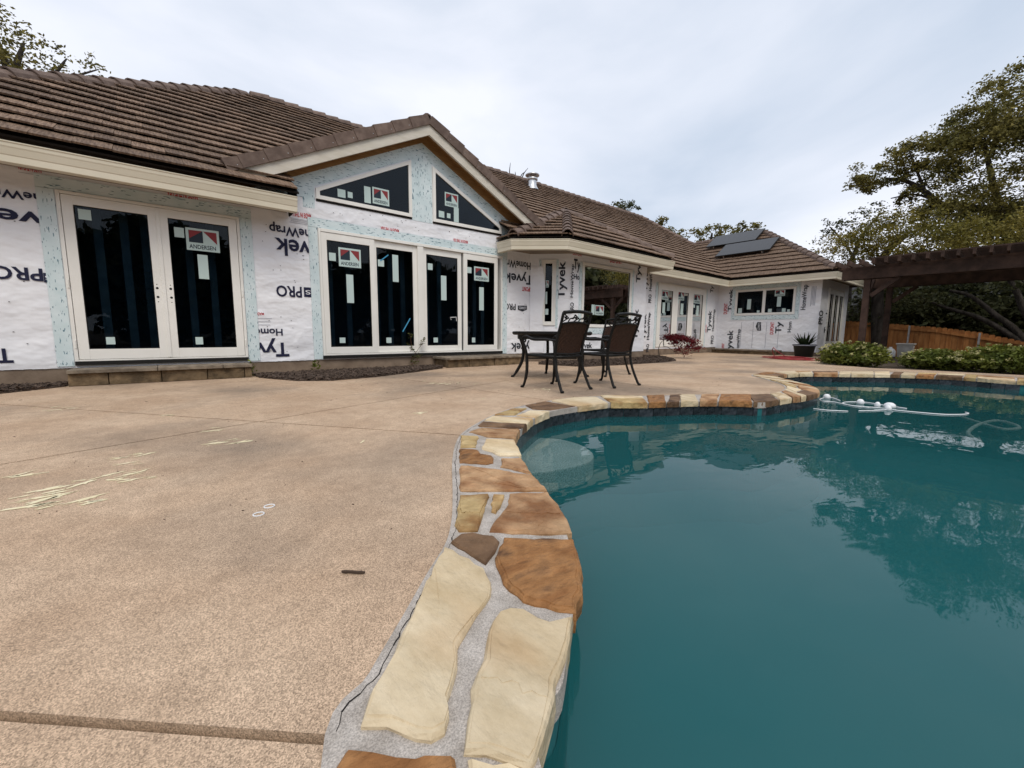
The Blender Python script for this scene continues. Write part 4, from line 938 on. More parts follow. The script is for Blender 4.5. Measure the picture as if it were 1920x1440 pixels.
# solar panels
wn_ = Vector((-PT, 0, 1)).normalized(); wt_ = Vector((1, 0, PT)).normalized(); ws_ = Vector((0, -1, 0))
for (x, y0, y1, lb) in ((18.67, 9.2, 7.18, 'black solar panel mounted nearer the ridge of the tiled roof'), (17.7, 8.31, 6.28, 'black solar panel mounted lower on the roof, nearer the hip')):
    c0 = Vector((x, y0, EZ+PT*(x-16.2)))+wn_*.16; t_ = thing('solar_panel', lb, 'solar panel', c0, 0, 'solar panels on the roof')
    rel = lambda a, b_, n_: ws_*a+wt_*b_+wn_*n_
    Wd, Hd = y0-y1, 1.08
    MB().prism([rel(0, 0, 0), rel(Wd, 0, 0), rel(Wd, Hd, 0), rel(0, Hd, 0)], wn_*.035).build('panel_frame', mDARK, t_)
    MB().prism([rel(.015, .015, .0355), rel(Wd-.015, .015, .0355), rel(Wd-.015, Hd-.015, .0355), rel(.015, Hd-.015, .0355)], wn_*.004).build('panel_glass', mSOLAR, t_)
    for a in (.3, Wd-.3):
        MB().prism([rel(a-.02, .05, -.11), rel(a+.02, .05, -.11), rel(a+.02, Hd-.05, -.11), rel(a-.02, Hd-.05, -.11)], wn_*.108).build('mount_rail', mGALV, t_)
# ---------------------------------------------------------------- stone steps
def stepthing(lb, x0, x1, y0, y1, h, axis='x'):
    t_ = thing('stone_step', lb, 'step', ((x0+x1)/2, (y0+y1)/2, 0)); O = Vector(((x0+x1)/2, (y0+y1)/2, 0))
    MB().bb((x0+.06-O.x, y0+.06-O.y, 0), (x1-.06-O.x, y1-O.y, h-.05)).build('core', mLEDGE, t_)
    a = x0 if axis == 'x' else y0; e_ = x1 if axis == 'x' else y1
    while a < e_-.05:
        wd = min(R.uniform(.28, .6), e_-a)
        z1 = h-.045; 
        if axis == 'x': mb = MB().bb((a+.004-O.x, y0-O.y+R.uniform(0, .02), 0), (a+wd-.004-O.x, y0+.08-O.y, z1))
        else: mb = MB().bb((x0-O.x+R.uniform(0, .02), a+.004-O.y, 0), (x0+.08-O.x, a+wd-.004-O.y, z1))
        mb.build('face_stone', mLEDGE, t_, bevel=.01); a += wd
    a = x0 if axis == 'x' else y0
    while a < e_-.05:
        wd = min(R.uniform(.4, .85), e_-a)
        if axis == 'x': P = [(a+.003, y0-.035+R.uniform(-.015, .015)), (a+wd*.5, y0-.03+R.uniform(-.015, .015)), (a+wd-.003, y0-.035+R.uniform(-.015, .015)), (a+wd-.003, y1), (a+.003, y1)]
        else: P = [(x0-.035+R.uniform(-.015, .015), a+.003), (x1, a+.003), (x1, a+wd-.003), (x0-.035+R.uniform(-.015, .015), a+wd-.003)]
        MB().prism([Vector((p_[0]-O.x, p_[1]-O.y, h-.043)) for p_ in P], (0, 0, .04+R.uniform(0, .006))).build('cap_stone', mFLAG, t_, bevel=.006); a += wd
    return t_
stepthing('low flagstone step below the white french door', -.97, .93, 7.2, 7.6, .2)
stepthing('low flagstone step below the right half of the sliding door', 4.15, 6.1, 7.0, 7.6, .2)
stepthing('low stone ledge along the wing wall behind the red hose', 16.1, 16.68, 5.3, 7.5, .16, 'y')
# mulch beds (loose chips)
def inpoly(x, y, P):
    r_ = False
    for i in range(len(P)):
        a, b_ = P[i-1], P[i]
        if (a[1] > y) != (b_[1] > y) and x < (b_[0]-a[0])*(y-a[1])/(b_[1]-a[1])+a[0]: r_ = not r_
    return r_
def mulch(P, n_, lb):
    mb = MB(); xs = [q[0] for q in P]; ys = [q[1] for q in P]
    k = 0
    while k < n_:
        x, y = R.uniform(min(xs), max(xs)), R.uniform(min(ys), max(ys))
        if not inpoly(x, y, P): continue
        k += 1; m_ = Matrix.Rotation(R.uniform(0, 6.28), 3, 'Z') @ Matrix.Rotation(R.gauss(0, .45), 3, 'X') @ Matrix.Rotation(R.gauss(0, .4), 3, 'Y'); L_ = R.uniform(.02, .065)
        mb.box((x, y, .012+R.random()*.035), (L_, L_*R.uniform(.25, .6), .006), m=m_)
    mb.prism([Vector((*q, .003)) for q in P], (0, 0, .012))
    tag(mb.build('mulch_bed', mMULCH), lb, 'mulch', kind='stuff')
mulch([(.98, 7.45), (1.0, 7.05), (1.35, 6.3), (1.75, 6.08), (2.4, 6.2), (3.3, 6.6), (4.05, 7.0), (4.1, 7.5)], 5200, 'dark bark mulch bed before the sliding door')
mulch([(6.3, 6.75), (6.6, 5.7), (7.8, 5.55), (9.2, 5.5), (10.1, 5.6), (10.9, 6.2), (11.6, 7.0), (11.4, 7.4), (10.7, 7.5), (10.6, 6.85), (7.5, 6.85), (7.0, 7.3)], 4200, 'dark bark mulch bed under the bay window')
mulch([(-3, 7.5), (-3, 6.7), (-1.5, 6.75), (-1.0, 7.25), (-1.0, 7.5)], 2200, 'dark bark mulch bed left of the french door step')
# ================================================================== DECK LITTER
for (x, y, ang, L_) in ((662, 1075, 1, 44),):
    a, b_ = gp(641, 1075), gp(684, 1077); mb = MB(); P = [a.lerp(b_, k/6)+Vector((0, R.uniform(-.002, .002), .006)) for k in range(7)]
    tag(mb.tube(P, [.0035, .005, .004, .0045, .004, .0045, .003], 7).build('twig', mTWIG), 'dark brown twig lying on the tan concrete', 'twig')
for (x, y, lb) in ((485, 965, 'white ring lying flat on concrete, nearer the pool edge'), (505, 950, 'white ring lying flat on concrete, nearer the house')):
    q = gp(x, y); mb = MB(); mb.tube([q+Vector((.018*math.cos(a*.2618), .018*math.sin(a*.2618), .002)) for a in range(25)], .0024, 6, False)
    tag(mb.build('plastic_ring', mWHITE, None, True), lb, 'ring', 'white rings on the deck')
slabs = [o for o in deck.children if o.name.startswith('deck_slab')]
def splash(cx, cy, w_, h_, k):
    for i in range(k*2):
        c = gp(cx+R.uniform(-.5, .5)*w_, cy+R.uniform(-.5, .5)*h_); n_ = 18; L_ = R.choice([.007, .012, .022, .04, .07])*R.uniform(.7, 1.2); W_ = L_*R.uniform(.12, .3); an = -.25+R.gauss(0, .35); P = []
        an = math.radians(10)+R.gauss(0, .3)
        for j in range(n_):
            th = 2*math.pi*j/n_; r_ = R.uniform(.3, 1.3); x, y = L_*math.cos(th)*r_, W_*math.sin(th)*r_
            P.append(Vector((c.x+x*math.cos(an)-y*math.sin(an), c.y+x*math.sin(an)+y*math.cos(an), .0015)))
        MB().prism(P, (0, 0, .001)).build('paint_splash', mPAINT, deck)
for a in ((245, 892, 90, 26, 9), (235, 865, 60, 14, 4), (65, 942, 70, 20, 7), (95, 925, 40, 14, 3), (45, 893, 50, 10, 3), (165, 944, 45, 14, 4), (395, 832, 30, 10, 4), (440, 827, 30, 8, 3), (395, 806, 30, 8, 3), (150, 905, 30, 8, 2), (265, 852, 20, 5, 2), (330, 780, 60, 10, 5), (840, 718, 120, 8, 12), (681, 829, 4, 2, 1), (905, 748, 8, 3, 1), (787, 775, 6, 2, 1), (1020, 732, 40, 6, 4), (120, 770, 120, 14, 5)): splash(*a)
deb = MB()
for i in range(190):
    x, y = R.uniform(20, 1400), 690+abs(R.gauss(0, 45))
    if R.random() < .2: x, y = R.uniform(0, 820), R.uniform(760, 1000)
    c = gp(x, y)
    if not (c.y < 7.1): continue
    L_ = R.uniform(.004, .024)*(1 if y < 760 else .35); deb.box((c.x, c.y, .002), (L_, L_*R.uniform(.2, .6), .002), m=Matrix.Rotation(R.uniform(0, 6), 3, 'Z'))
def inpool(c): return inpoly(c[0], c[1], [tuple(q) for q in OUTR])
deb2 = MB()
for i in range(0, len(deb.v), 8):
    if not inpool(deb.v[i]): deb2.add(deb.v[i:i+8], [(0, 1, 3, 2), (4, 6, 7, 5), (0, 4, 5, 1), (2, 3, 7, 6), (0, 2, 6, 4), (1, 5, 7, 3)])
tag(deb2.build('leaf_litter', mTWIG), 'scattered dark leaf bits across the concrete deck', 'leaf litter', kind='stuff')
# ================================================================== FURNITURE
def make_chair(loc, rz, lb):
    t_ = thing('patio_chair', lb, 'chair', loc, rz, 'patio chairs round the table')   # faces +y locally
    W_, D_ = .25, .25
    def part(nm, mb, m=mIRON, sm=True): return mb.build(nm, m, t_, sm)
    for sx in (-1, 1):
        # front leg scroll
        P = spline([(sx*.275, .30, 0.012), (sx*.27, .275, .05), (sx*.255, .245, .2), (sx*.255, .25, .4), (sx*.27, .27, .52), (sx*.285, .30, .6), (sx*.285, .27, .645), (sx*.28, .23, .63)], 5)
        part('front_leg', MB().tube(P, [.016]*8+[.02]*8+[.017]*(len(P)-16), 8))
        part('foot', MB().lathe([(0, 0), (.022, .004), (.024, .018), (.014, .03)], (sx*.275, .305, 0), 10))
        P = spline([(sx*.265, -.36, .012), (sx*.26, -.33, .06), (sx*.245, -.25, .25), (sx*.24, -.22, .42), (sx*.245, -.25, .62), (sx*.25, -.31, .80), (sx*.25, -.345, .925)], 5)
        part('back_post', MB().tube(P, .017, 8))
        part('foot', MB().lathe([(0, 0), (.022, .004), (.024, .018), (.014, .03)], (sx*.265, -.365, 0), 10))
        P = spline([(sx*.245, -.25, .60), (sx*.27, -.1, .615), (sx*.29, .1, .615), (sx*.29, .22, .65), (sx*.285, .285, .64)], 6)
        part('armrest', MB().tube(P, [.013]*6+[.018]*(len(P)-6), 8))
        part('scroll', MB().tube([(sx*.285, .265+.032*math.cos(a*.5)*(1-a/26), .60+.032*math.sin(a*.5)*(1-a/26)) for a in range(18)], .011, 6))
        part('seat_rail', MB().tube([(sx*.24, -.225, .41), (sx*.255, .25, .415)], .017, 8))
    part('seat_rail', MB().tube([(-.255, .25, .415), (.255, .25, .415)], .017, 8)); part('seat_rail', MB().tube([(-.24, -.225, .41), (.24, -.225, .41)], .017, 8))
    for k in range(6):
        y = -.16+k*.075; part('seat_strap', MB().box((0, y, .41-.012*math.sin(k)), (.49, .035, .008)), mIRON, False)
    for k in range(3): part('seat_strap', MB().box((-.13+k*.13, 0.01, .404), (.03, .45, .006)), mIRON, False)
    # woven back panel, curved and leaning
    def bk(u, v):  # u -1..1, v 0..1
        z = .46+v*.335; y = -.215-.10*(max(v, 0)**1.4)-.018*(1-u*u); return Vector((u*(.222), y, z+(.018*(1-u*u) if v > .5 else -.012*(1-u*u)*(1-2*v))))
    mb = MB(); nu, nv = 10, 10
    for j in range(nv+1):
        for i in range(nu+1): mb.v.append(tuple(bk(-1+2*i/nu, j/nv)))
    for j in range(nv):
        for i in range(nu): a = j*(nu+1)+i; mb.f.append((a, a+1, a+nu+2, a+nu+1))
    k0 = len(mb.v); mb.v += [(x, y+.012, z) for x, y, z in mb.v[:k0]]; mb.f += [tuple(i+k0 for i in f[::-1]) for f in mb.f[:]]
    part('woven_back', mb, mWICK)
    for v, r_ in ((-.02, .012), (1.02, .012)): part('back_rail', MB().tube([bk(-1.06+2.12*i/10, v) for i in range(11)], r_, 8))
    part('crest_rail', MB().tube([Vector((-.25+.5*i/12, -.35-.01*math.sin(math.pi*i/12), .925+.018*math.sin(math.pi*i/12))) for i in range(13)], .02, 8))
    for k in range(5):   # leaf scrollwork between crest and panel
        x = -.18+k*.09; s_ = 1 if k % 2 else -1
        P = spline([(x-.05, -.322, .825), (x-.02*s_, -.33, .86), (x+.03, -.335, .865), (x+.045*s_, -.343, .905)], 4); part('scrollwork', MB().tube(P, .008, 6))
        c = Vector((x+.02*s_, -.335, .868)); part('scroll_leaf', MB().add([c+Vector((-.035, 0, -.012*s_)), c+Vector((0, -.006, .016)), c+Vector((.035, 0, .012*s_)), c+Vector((0, .006, -.016))], [(0, 1, 2, 3), (3, 2, 1, 0)]), mIRON, False)
    for k in (-1, 0, 1): part('lower_scroll', MB().tube([(k*.09-.04, -.222, .42), (k*.09, -.226, .452), (k*.09+.04, -.222, .42)], .007, 6))
    return t_
make_chair((3.73, 3.68, 0), math.radians(2), 'woven brown patio chair beside the table, its left arm free of any other chair')
make_chair((4.60, 3.57, 0), math.radians(-1), 'woven brown patio chair with its back to the pool, nearer the bay window')
make_chair((5.66, 4.43, 0), math.radians(90), 'patio chair on the far side of the table, half hidden by another chair')
tb = thing('patio_table', 'round dark metal patio table standing among woven chairs', 'table', (4.6, 4.62, 0))
MB().lathe([(0, .66), (.58, .66), (.60, .665), (.615, .68), (.615, .705), (.60, .715), (.3, .717), (0, .717)], (0, 0, 0), 40).build('table_top', mIRON, tb, False)
MB().lathe([(.52, .60), (.535, .60), (.535, .66), (.52, .66)], (0, 0, 0), 32).build('apron', mIRON, tb)
for k, (x, y) in enumerate(((-.42, .36), (.51, -.28), (.34, .46), (-.41, -.55))):
    d = Vector((x, y, 0)).normalized(); P = spline([d*.60+Vector((0, 0, .012)), d*.56+Vector((0, 0, .06)), d*.46+Vector((0, 0, .25)), d*.44+Vector((0, 0, .45)), d*.5+Vector((0, 0, .64))], 5)
    MB().tube(P, [.018]*6+[.024]*(len(P)-6), 8).build('leg', mIRON, tb, True); MB().lathe([(0, 0), (.024, .004), (.026, .02), (.014, .032)], tuple(d*.605), 10).build('foot', mIRON, tb, True)
MB().tube([(-.30, .26, .3), (.36, -.2, .3)], .012, 6).tube([(.27, .35, .3), (-.28, -.36, .3)], .012, 6).build('stretcher', mIRON, tb)
# ================================================================== HOSE, POT, BUCKET
hz = thing('garden_hose', 'red garden hose coiled on the concrete beside the black pot', 'hose', gp(1484, 674)); P = []
for i in range(112):
    a = i*.3; r_ = .40+.13*math.sin(i*.11)+.06*math.sin(i*.37+1); P.append((r_*math.cos(a)*1.1+.07*math.sin(i*.05), r_*math.sin(a)*1.25, .014+.05*(i/112)+.01*math.sin(i*.31)))
P += [(.1, .5, .10), (-.05, .5, .26), (-.2, .42, .33), (-.3, .3, .24), (-.25, .1, .1), (-.1, -.1, .06)]
MB().tube(P, .011, 6).build('coil', mHOSE, hz, True)
pp = thing('potted_agave', 'dark spiky agave in a black plastic pot against the wrapped wing', 'plant', (15.9, 4.42, 0))
MB().lathe([(0, 0), (.24, 0), (.30, .34), (.33, .36), (.33, .40), (.28, .40), (.27, .34), (0, .33)], (0, 0, 0), 22).build('pot', mPOT, pp, True)
MB().lathe([(.332, .355), (.345, .37), (.335, .385)], (0, 0, 0), 22).build('pot_rim', mGREY, pp, True)
for k in range(34):
    a = k*2.4; el = math.radians(R.uniform(35, 88)); L_ = R.uniform(.32, .55); d = Vector((math.cos(a)*math.cos(el), math.sin(a)*math.cos(el), math.sin(el))); sd_ = Vector((-math.sin(a), math.cos(a), 0)); b0 = Vector((math.cos(a)*.1, math.sin(a)*.1, .36)); up = d.cross(sd_)
    w_ = .035; V = [b0-sd_*w_*.7, b0+sd_*w_*.7, b0+d*L_*.4-sd_*w_, b0+d*L_*.4+sd_*w_, b0+d*L_*.4-up*.012, b0+d*L_+Vector((0, 0, -.03))]
    MB().add(V, [(0, 1, 3, 4), (0, 4, 2), (2, 4, 5), (4, 3, 5), (0, 2, 3, 1), (2, 5, 3)]).build('agave_leaf', mAGAVE, pp)
bk_ = thing('storage_box', 'dirty white plastic bin by the fence under the pergola', 'bin', gp(1696, 669))
mb = MB(); mb.add([(-.17, -.17, 0), (.17, -.17, 0), (.17, .17, 0), (-.17, .17, 0), (-.21, -.2, .42), (.21, -.2, .42), (.21, .2, .42), (-.21, .2, .42)], [(3, 2, 1, 0), (0, 1, 5, 4), (1, 2, 6, 5), (2, 3, 7, 6), (3, 0, 4, 7), (4, 5, 6, 7)])
mDW = mat('dirty_white', (.48, .46, .42), .7, (.66, .64, .6), 5); mb.build('body', mDW, bk_); MB().bb((-.235, -.225, .405), (.235, .225, .45)).build('rim', mDW, bk_, bevel=.01)
jg = thing('plastic_jug', 'small white plastic jug beside the storage bin', 'jug', gp(1668, 669))
MB().lathe([(0, 0), (.13, 0), (.14, .03), (.14, .18), (.09, .26), (.04, .29), (.04, .33), (0, .33)], (0, 0, 0), 18).build('body', mWHITE, jg, True); MB().tube([(.1, 0, .25), (.15, 0, .27), (.16, 0, .2), (.13, 0, .15)], .018, 6).build('handle', mWHITE, jg, True)
# ================================================================== POOL HOSE AND FLOATS
wz = WZ+.006
ph = thing('pool_cleaner_hose', 'thin white pool cleaner hose looped on the water with floats', 'pool hose', gp(1600, 756, wz))
O = gp(1600, 756, wz)
def wpt(L_): return [gp(x, y, wz)-O for x, y in L_]
for L_ in ([(1575, 751), (1556, 745), (1538, 748), (1542, 752), (1565, 754), (1600, 761), (1640, 764), (1660, 766), (1680, 769), (1720, 773), (1770, 777), (1805, 777), (1816, 775), (1810, 773)], [(1700, 766), (1660, 760), (1620, 754), (1590, 753.5), (1580, 756), (1595, 760), (1630, 764)], [(1525, 766), (1550, 769), (1590, 771)], [(1610, 770), (1640, 769.5), (1665, 768)]):
    P = spline([q+Vector((0, 0, 0)) for q in wpt(L_)], 6); MB().tube(P, .0055, 6).build('hose', mWHITE, ph, True)
for x, y, s_ in ((1550, 746, .6), (1613, 756, .55), (1668, 763, .8), (1665, 768, .45), (1645, 761.5, .4)):
    q = gp(x, y, wz)-O; MB().lathe([(0, -.02), (.06*s_, -.015), (.075*s_, .01), (.06*s_, .035), (.03*s_, .05), (0, .052)], (q.x, q.y, q.z), 12).build('float', mWHITE, ph, True)
uh = thing('submerged_hose', 'pale hose coil showing through the water below the surface', 'pool hose', gp(1860, 795, -.22)); O = gp(1860, 795, -.22)
MB().tube(spline([gp(x, y, -.22)-O for x, y in ((1805, 783), (1840, 794), (1880, 805), (1910, 803), (1900, 796), (1868, 789), (1838, 795), (1820, 805), (1816, 815), (1838, 830))], 6), .017, 6).build('hose', mPSTEP, uh, True)
# ================================================================== FOLIAGE
def leaves(mb, c, rad, n_, size, flat=1.0, shell=.35, asp=.55):
    c = Vector(c)
    for i in range(n_):
        d = Vector((R.gauss(0, 1), R.gauss(0, 1), R.gauss(0, 1))).normalized(); r_ = (shell+(1-shell)*R.random())
        q = c+Vector((d.x*rad[0]*r_, d.y*rad[1]*r_, d.z*rad[2]*r_)); a = Vector((R.gauss(0, 1), R.gauss(0, 1), R.gauss(0, .6))).normalized(); b_ = a.orthogonal(); b_ = (b_*math.cos(i)+a.cross(b_)*math.sin(i)).normalized(); L_ = size*R.uniform(.6, 1.3)
        k = len(mb.v); h_ = b_*L_*asp
        mb.v += [tuple(q-a*L_), tuple(q+h_), tuple(q+a*L_), tuple(q-h_)]; mb.f.append((k, k+1, k+2, k+3))
def clumps(mb, c, rad, nc, cr, per, size, shell=.3, low=None):
    c = Vector(c)
    for i in range(nc):
        d = Vector((R.gauss(0, 1), R.gauss(0, 1), R.gauss(0, 1))).normalized(); r_ = shell+(1-shell)*R.random()**.6
        q = c+Vector((d.x*rad[0]*r_, d.y*rad[1]*r_, d.z*rad[2]*r_)); s_ = R.uniform(.6, 1.3)*cr
        leaves(mb, q, (s_*1.2, s_*1.2, s_*.75), per, size, shell=.1)
def on(x, y, dist):
    d = ray(x, y); h_ = math.hypot(d.x, d.y); return EYE+d*(dist/h_)
def limb(mb, pts, r0, r1, n_=8):
    P = spline(pts, 5); mb.tube(P, [r0+(r1-r0)*i/(len(P)-1) for i in range(len(P))], n_)
def tree(name, lb, base, trunk, blobs, m, leaf, group=None, dens=1.0, cat='tree'):
    t_ = thing(name, lb, cat, base, 0, group); B_ = Vector(base)
    tr = MB()
    for pts, r0, r1 in trunk: limb(tr, [Vector(q)-B_ for q in pts], r0, r1)
    if trunk: tr.build('trunk', mBARK, t_, True)
    cr = MB()
    for c, rad, nc, crr, per in blobs: clumps(cr, Vector(c)-B_, rad, int(nc*dens), crr, per, leaf)
    cr.build('crown', m, t_); return t_
def groundat(x, dist): q = on(x, 632, dist); return Vector((q.x, q.y, -.03))
# big oak on the right, beyond the pergola
D = 24; b0 = groundat(1905, D)
br = [on(1905, 480, D), on(1860, 400, D), on(1770, 385, D), on(1735, 360, D), on(1700, 340, D), on(1660, 335, D)]
oak = [(on(1850, 330, D), (2.3, 2.3, 2.7), 95, .62, 46), (on(1930, 320, D+1), (3.0, 3.0, 3.8), 120, .7, 46), (on(1810, 420, D), (2.0, 2, 1.3), 50, .55, 46), (on(1900, 205, D), (1.6, 1.6, 1.4), 34, .5, 42), (on(1850, 245, D), (1.3, 1.3, .9), 24, .45, 42), (on(1650, 325, D), (1.3, 1.3, .62), 26, .36, 34), (on(1705, 290, D), (1.15, 1.1, .8), 26, .38, 34), (on(1620, 350, D), (.7, .7, .4), 9, .3, 28), (on(1685, 365, D), (.9, .8, .35), 8, .26, 26), (on(1752, 395, D), (.6, .6, .5), 10, .32, 32), (on(1790, 255, D), (.9, .9, .5), 9, .3, 26), (on(1760, 310, D), (1.1, 1.1, .9), 26, .4, 36), (on(2080, 330, D), (3.5, 3.5, 3.6), 70, .9, 40)]
tree('oak_tree', 'large spreading oak with olive foliage rising beyond the pergola roof', b0, [([b0, on(1925, 560, D), on(1905, 480, D)], .34, .2), (br, .16, .05), ([on(1735, 360, D), on(1715, 310, D), on(1700, 270, D)], .06, .02), ([on(1905, 480, D), on(1870, 380, D), on(1845, 260, D)], .17, .05), ([on(1770, 385, D), on(1720, 365, D), on(1670, 372, D)], .06, .02), ([on(1905, 480, D), on(1945, 330, D), on(1960, 220, D)], .17, .06)], [(c_, r_, n_, k_*.9, p_*3) for c_, r_, n_, k_, p_ in oak], mOAK, .055)
D = 20; b1 = groundat(1650, D+1)
tree('oak_tree', 'low yellow-green tree crown showing just above the pergola rafters', b1, [([b1, on(1650, 500, D+1), on(1700, 440, D+1)], .22, .08)], [(on(1680, 430, D), (1.3, 1.3, .75), 40, .4, 44), (on(1600, 458, D), (1.1, 1.3, .6), 36, .36, 44), (on(1740, 455, D), (1.6, 1.5, .7), 40, .4, 44), (on(1850, 452, D), (2.0, 1.6, .75), 50, .42, 44), (on(1930, 440, D), (1.5, 1.6, .9), 36, .42, 44), (on(1640, 495, D+1), (1.6, 1.4, .6), 30, .4, 60)], mYEL, .045, dens=1.7)
D = 27; b2 = groundat(1590, D)
tree('oak_tree', 'sparse twiggy tree with thin grey-green leaves behind the wing roof', b2, [([b2, on(1600, 480, D), on(1650, 400, D)], .15, .03), ([on(1600, 480, D), on(1570, 440, D), on(1555, 425, D)], .06, .02)], [(on(1640, 408, D), (1.5, 1.2, .7), 22, .3, 20), (on(1575, 438, D), (1.0, 1, .8), 18, .28, 22), (on(1690, 410, D), (.8, .8, .7), 10, .26, 18), (on(1560, 425, D), (.5, .5, .4), 8, .25, 16)], mOAKD, .065)
# trees behind the main roof
for x, y, wpx, hpx, D, lb in ((1172, 388, 22, 9, 34, 'small dark tree top above the main roof ridge, standing alone'), (1262, 438, 26, 11, 36, 'rounded tree top just above the dip where both roofs meet'), (1335, 437, 30, 11, 33, 'rounded tree top above the tiled wing ridge, left of the solar panels'), (1398, 432, 22, 8, 33, 'small rounded tree top directly above the solar panels'), (1240, 413, 10, 6, 38, 'tiny pale tree top peeping above the sloping roof end')):
    s_ = D/FPX*1.15; c = on(x, y, D); bs = groundat(x, D)
    tree('background_tree', lb, bs, [([bs, c+Vector((0, 0, -1.5)), c], .2, .06)], [(c, (wpx*s_, wpx*s_, hpx*s_), max(8, int(wpx*.75)), .36, 46), (c+Vector((0, 0, -1.4)), (wpx*s_*1.1, wpx*s_, 1.3), 12, .4, 36)], mOAKD if y < 400 else mOAK, .085, 'tree tops behind the roof')
D = 22; b3 = groundat(-60, D)
tree('oak_tree', 'thin-leaved tall tree rising behind the left end of the roof', b3, [([b3, on(-40, 300, D), on(20, 150, D), on(45, 80, D)], .3, .03), ([on(-10, 200, D), on(80, 160, D), on(125, 110, D)], .14, .02), ([on(20, 150, D), on(0, 90, D), on(-20, 40, D)], .12, .03), ([on(80, 160, D), on(150, 140, D), on(185, 130, D)], .06, .015)], [(on(42, 85, D), (.95, 1, .9), 24, .3, 16), (on(130, 120, D), (1.4, 1.3, .6), 26, .3, 16), (on(5, 128, D), (1.0, 1.2, .7), 34, .38, 30), (on(-60, 60, D), (1.6, 2, 1.6), 30, .4, 26), (on(70, 138, D), (1.3, 1.2, .4), 18, .3, 18), (on(180, 132, D), (.5, .6, .3), 4, .25, 12)], mOAK, .06)
D = 21; b4 = groundat(985, D)
tw = thing('bare_twigs', 'bare upright twigs showing above the roof ridge beside the vent', 'tree', b4); mb = MB()
for x0, x1, y1 in ((957, 957, 305), (968, 966, 322), (978, 990, 315), (975, 984, 322)): limb(mb, [b4-b4, on(980, 420, D)-b4, on(x0, 340, D)-b4, on(x1, y1, D)-b4], .08, .008, 5)
mb.build('branch', mBARK, tw)
# leaning trunks and dark growth behind the fence
D = 21.5; b5 = groundat(1990, D)
tree('leaning_oak', 'dark leaning oak with crooked limbs behind the cedar fence', b5, [([b5, on(1930, 650, D), on(1866, 611, D), on(1826, 592, D), on(1771, 576, D), on(1720, 556, D)], .12, .035), ([on(1930, 650, D), on(1901, 616, D), on(1868, 592, D), on(1840, 569, D), on(1814, 552, D), on(1780, 545, D)], .11, .04), ([b5, on(1925, 590, D), on(1905, 545, D), on(1890, 520, D)], .12, .06)], [(on(1720, 560, D+.5), (1.3, 1, .5), 24, .36, 36), (on(1650, 578, D), (.75, .7, 1.0), 30, .36, 40), (on(1930, 545, D+1), (1.6, 1.2, .6), 20, .4, 30)], mOAKD, .08)
hd = thing('dark_hedge', 'dark dense hedge filling the gap behind the fence', 'hedge', groundat(1760, 24)); mb = MB(); B_ = groundat(1760, 24)
for k in range(10): clumps(mb, on(1630+k*36, 590, 24)-B_, (1.0, .8, 1.5), 52, .42, 40, .09)
mb.build('foliage', mOAKD, hd)
nh = thing('neighbour_house', 'neighbouring house with dark grey shingle roof behind the pergola', 'house', groundat(1830, 31)); B_ = groundat(1830, 31); ax = Vector((.1, -1, 0)).normalized(); ox = Vector((1, .1, 0)).normalized()
MB().prism([ax*-9+ox*.5, ax*9+ox*.5, ax*9+ox*6, ax*-9+ox*6], (0, 0, 2.3)).build('wall', mNWALL, nh)
rf = MB().prism([ax*-9.5+Vector((0, 0, 2.25)), ax*9.5+Vector((0, 0, 2.25)), ax*9+ox*4+Vector((0, 0, 4.6)), ax*-9+ox*4+Vector((0, 0, 4.6))], (0, 0, .12)).build('roof', mSHING, nh)
for k in range(14):
    f0 = k/14; MB().prism([ax*-9.4+ox*(4*f0-.02)+Vector((0, 0, 2.37+2.35*f0)), ax*9.4+ox*(4*f0-.02)+Vector((0, 0, 2.37+2.35*f0)), ax*9.4+ox*(4*f0+.27)+Vector((0, 0, 2.385+2.35*(f0+.067))), ax*-9.4+ox*(4*f0+.27)+Vector((0, 0, 2.385+2.35*(f0+.067)))], (0, 0, .03)).build('shingle_course', mSHING, rf)
# bushes
for (xa, xb, yt, yb, lb) in ((1542, 1652, 638, 689, 'rounded leafy bush with cream blossoms at the wing corner beside the agave'), (1702, 1812, 652, 694, 'low blossoming bush right of the storage bin by the deck edge'), (1812, 1945, 645, 702, 'fuller blossoming bush at the deck edge further from the house')):
    c0 = gp((xa+xb)/2, yb-3); c0.z = 0; z_ = pxof(c0)[2]; wd = (xb-xa)/FPX*z_/2*.9; c0 = c0+Vector((c0.x, c0.y, 0)).normalized()*wd*.75; z_ = pxof(c0)[2]; ht = (yb-yt-9)/FPX*z_
    t_ = thing('flowering_bush', lb, 'bush', c0, 0, 'bushes along the deck edge'); mb = MB(); fl = MB(); st = MB()
    for k in range(9): a = k*.7; limb(st, [(0, 0, 0), (math.cos(a)*wd*.3, math.sin(a)*wd*.3, ht*.45), (math.cos(a)*wd*.65, math.sin(a)*wd*.65, ht*.7)], .015, .005, 5)
    clumps(mb, (0, 0, ht*.5), (wd, wd, ht*.47), 105, .13, 34, .042, shell=.45)
    clumps(mb, (0, 0, ht*.3), (wd*1.05, wd*1.05, ht*.3), 60, .13, 34, .042, shell=.6)
    for k in range(46):
        th, ph_ = R.uniform(0, 6.28), math.acos(R.uniform(-.15, 1)); q = Vector((math.cos(th)*math.sin(ph_)*wd*1.1, math.sin(th)*math.sin(ph_)*wd*1.1, ht*.5+math.cos(ph_)*ht*.56)); leaves(fl, q, (.045, .045, .035), 12, .021)
    st.build('stem', mBARK, t_); mb.build('foliage', mBUSH, t_); fl.build('blossom', mFLOW, t_)
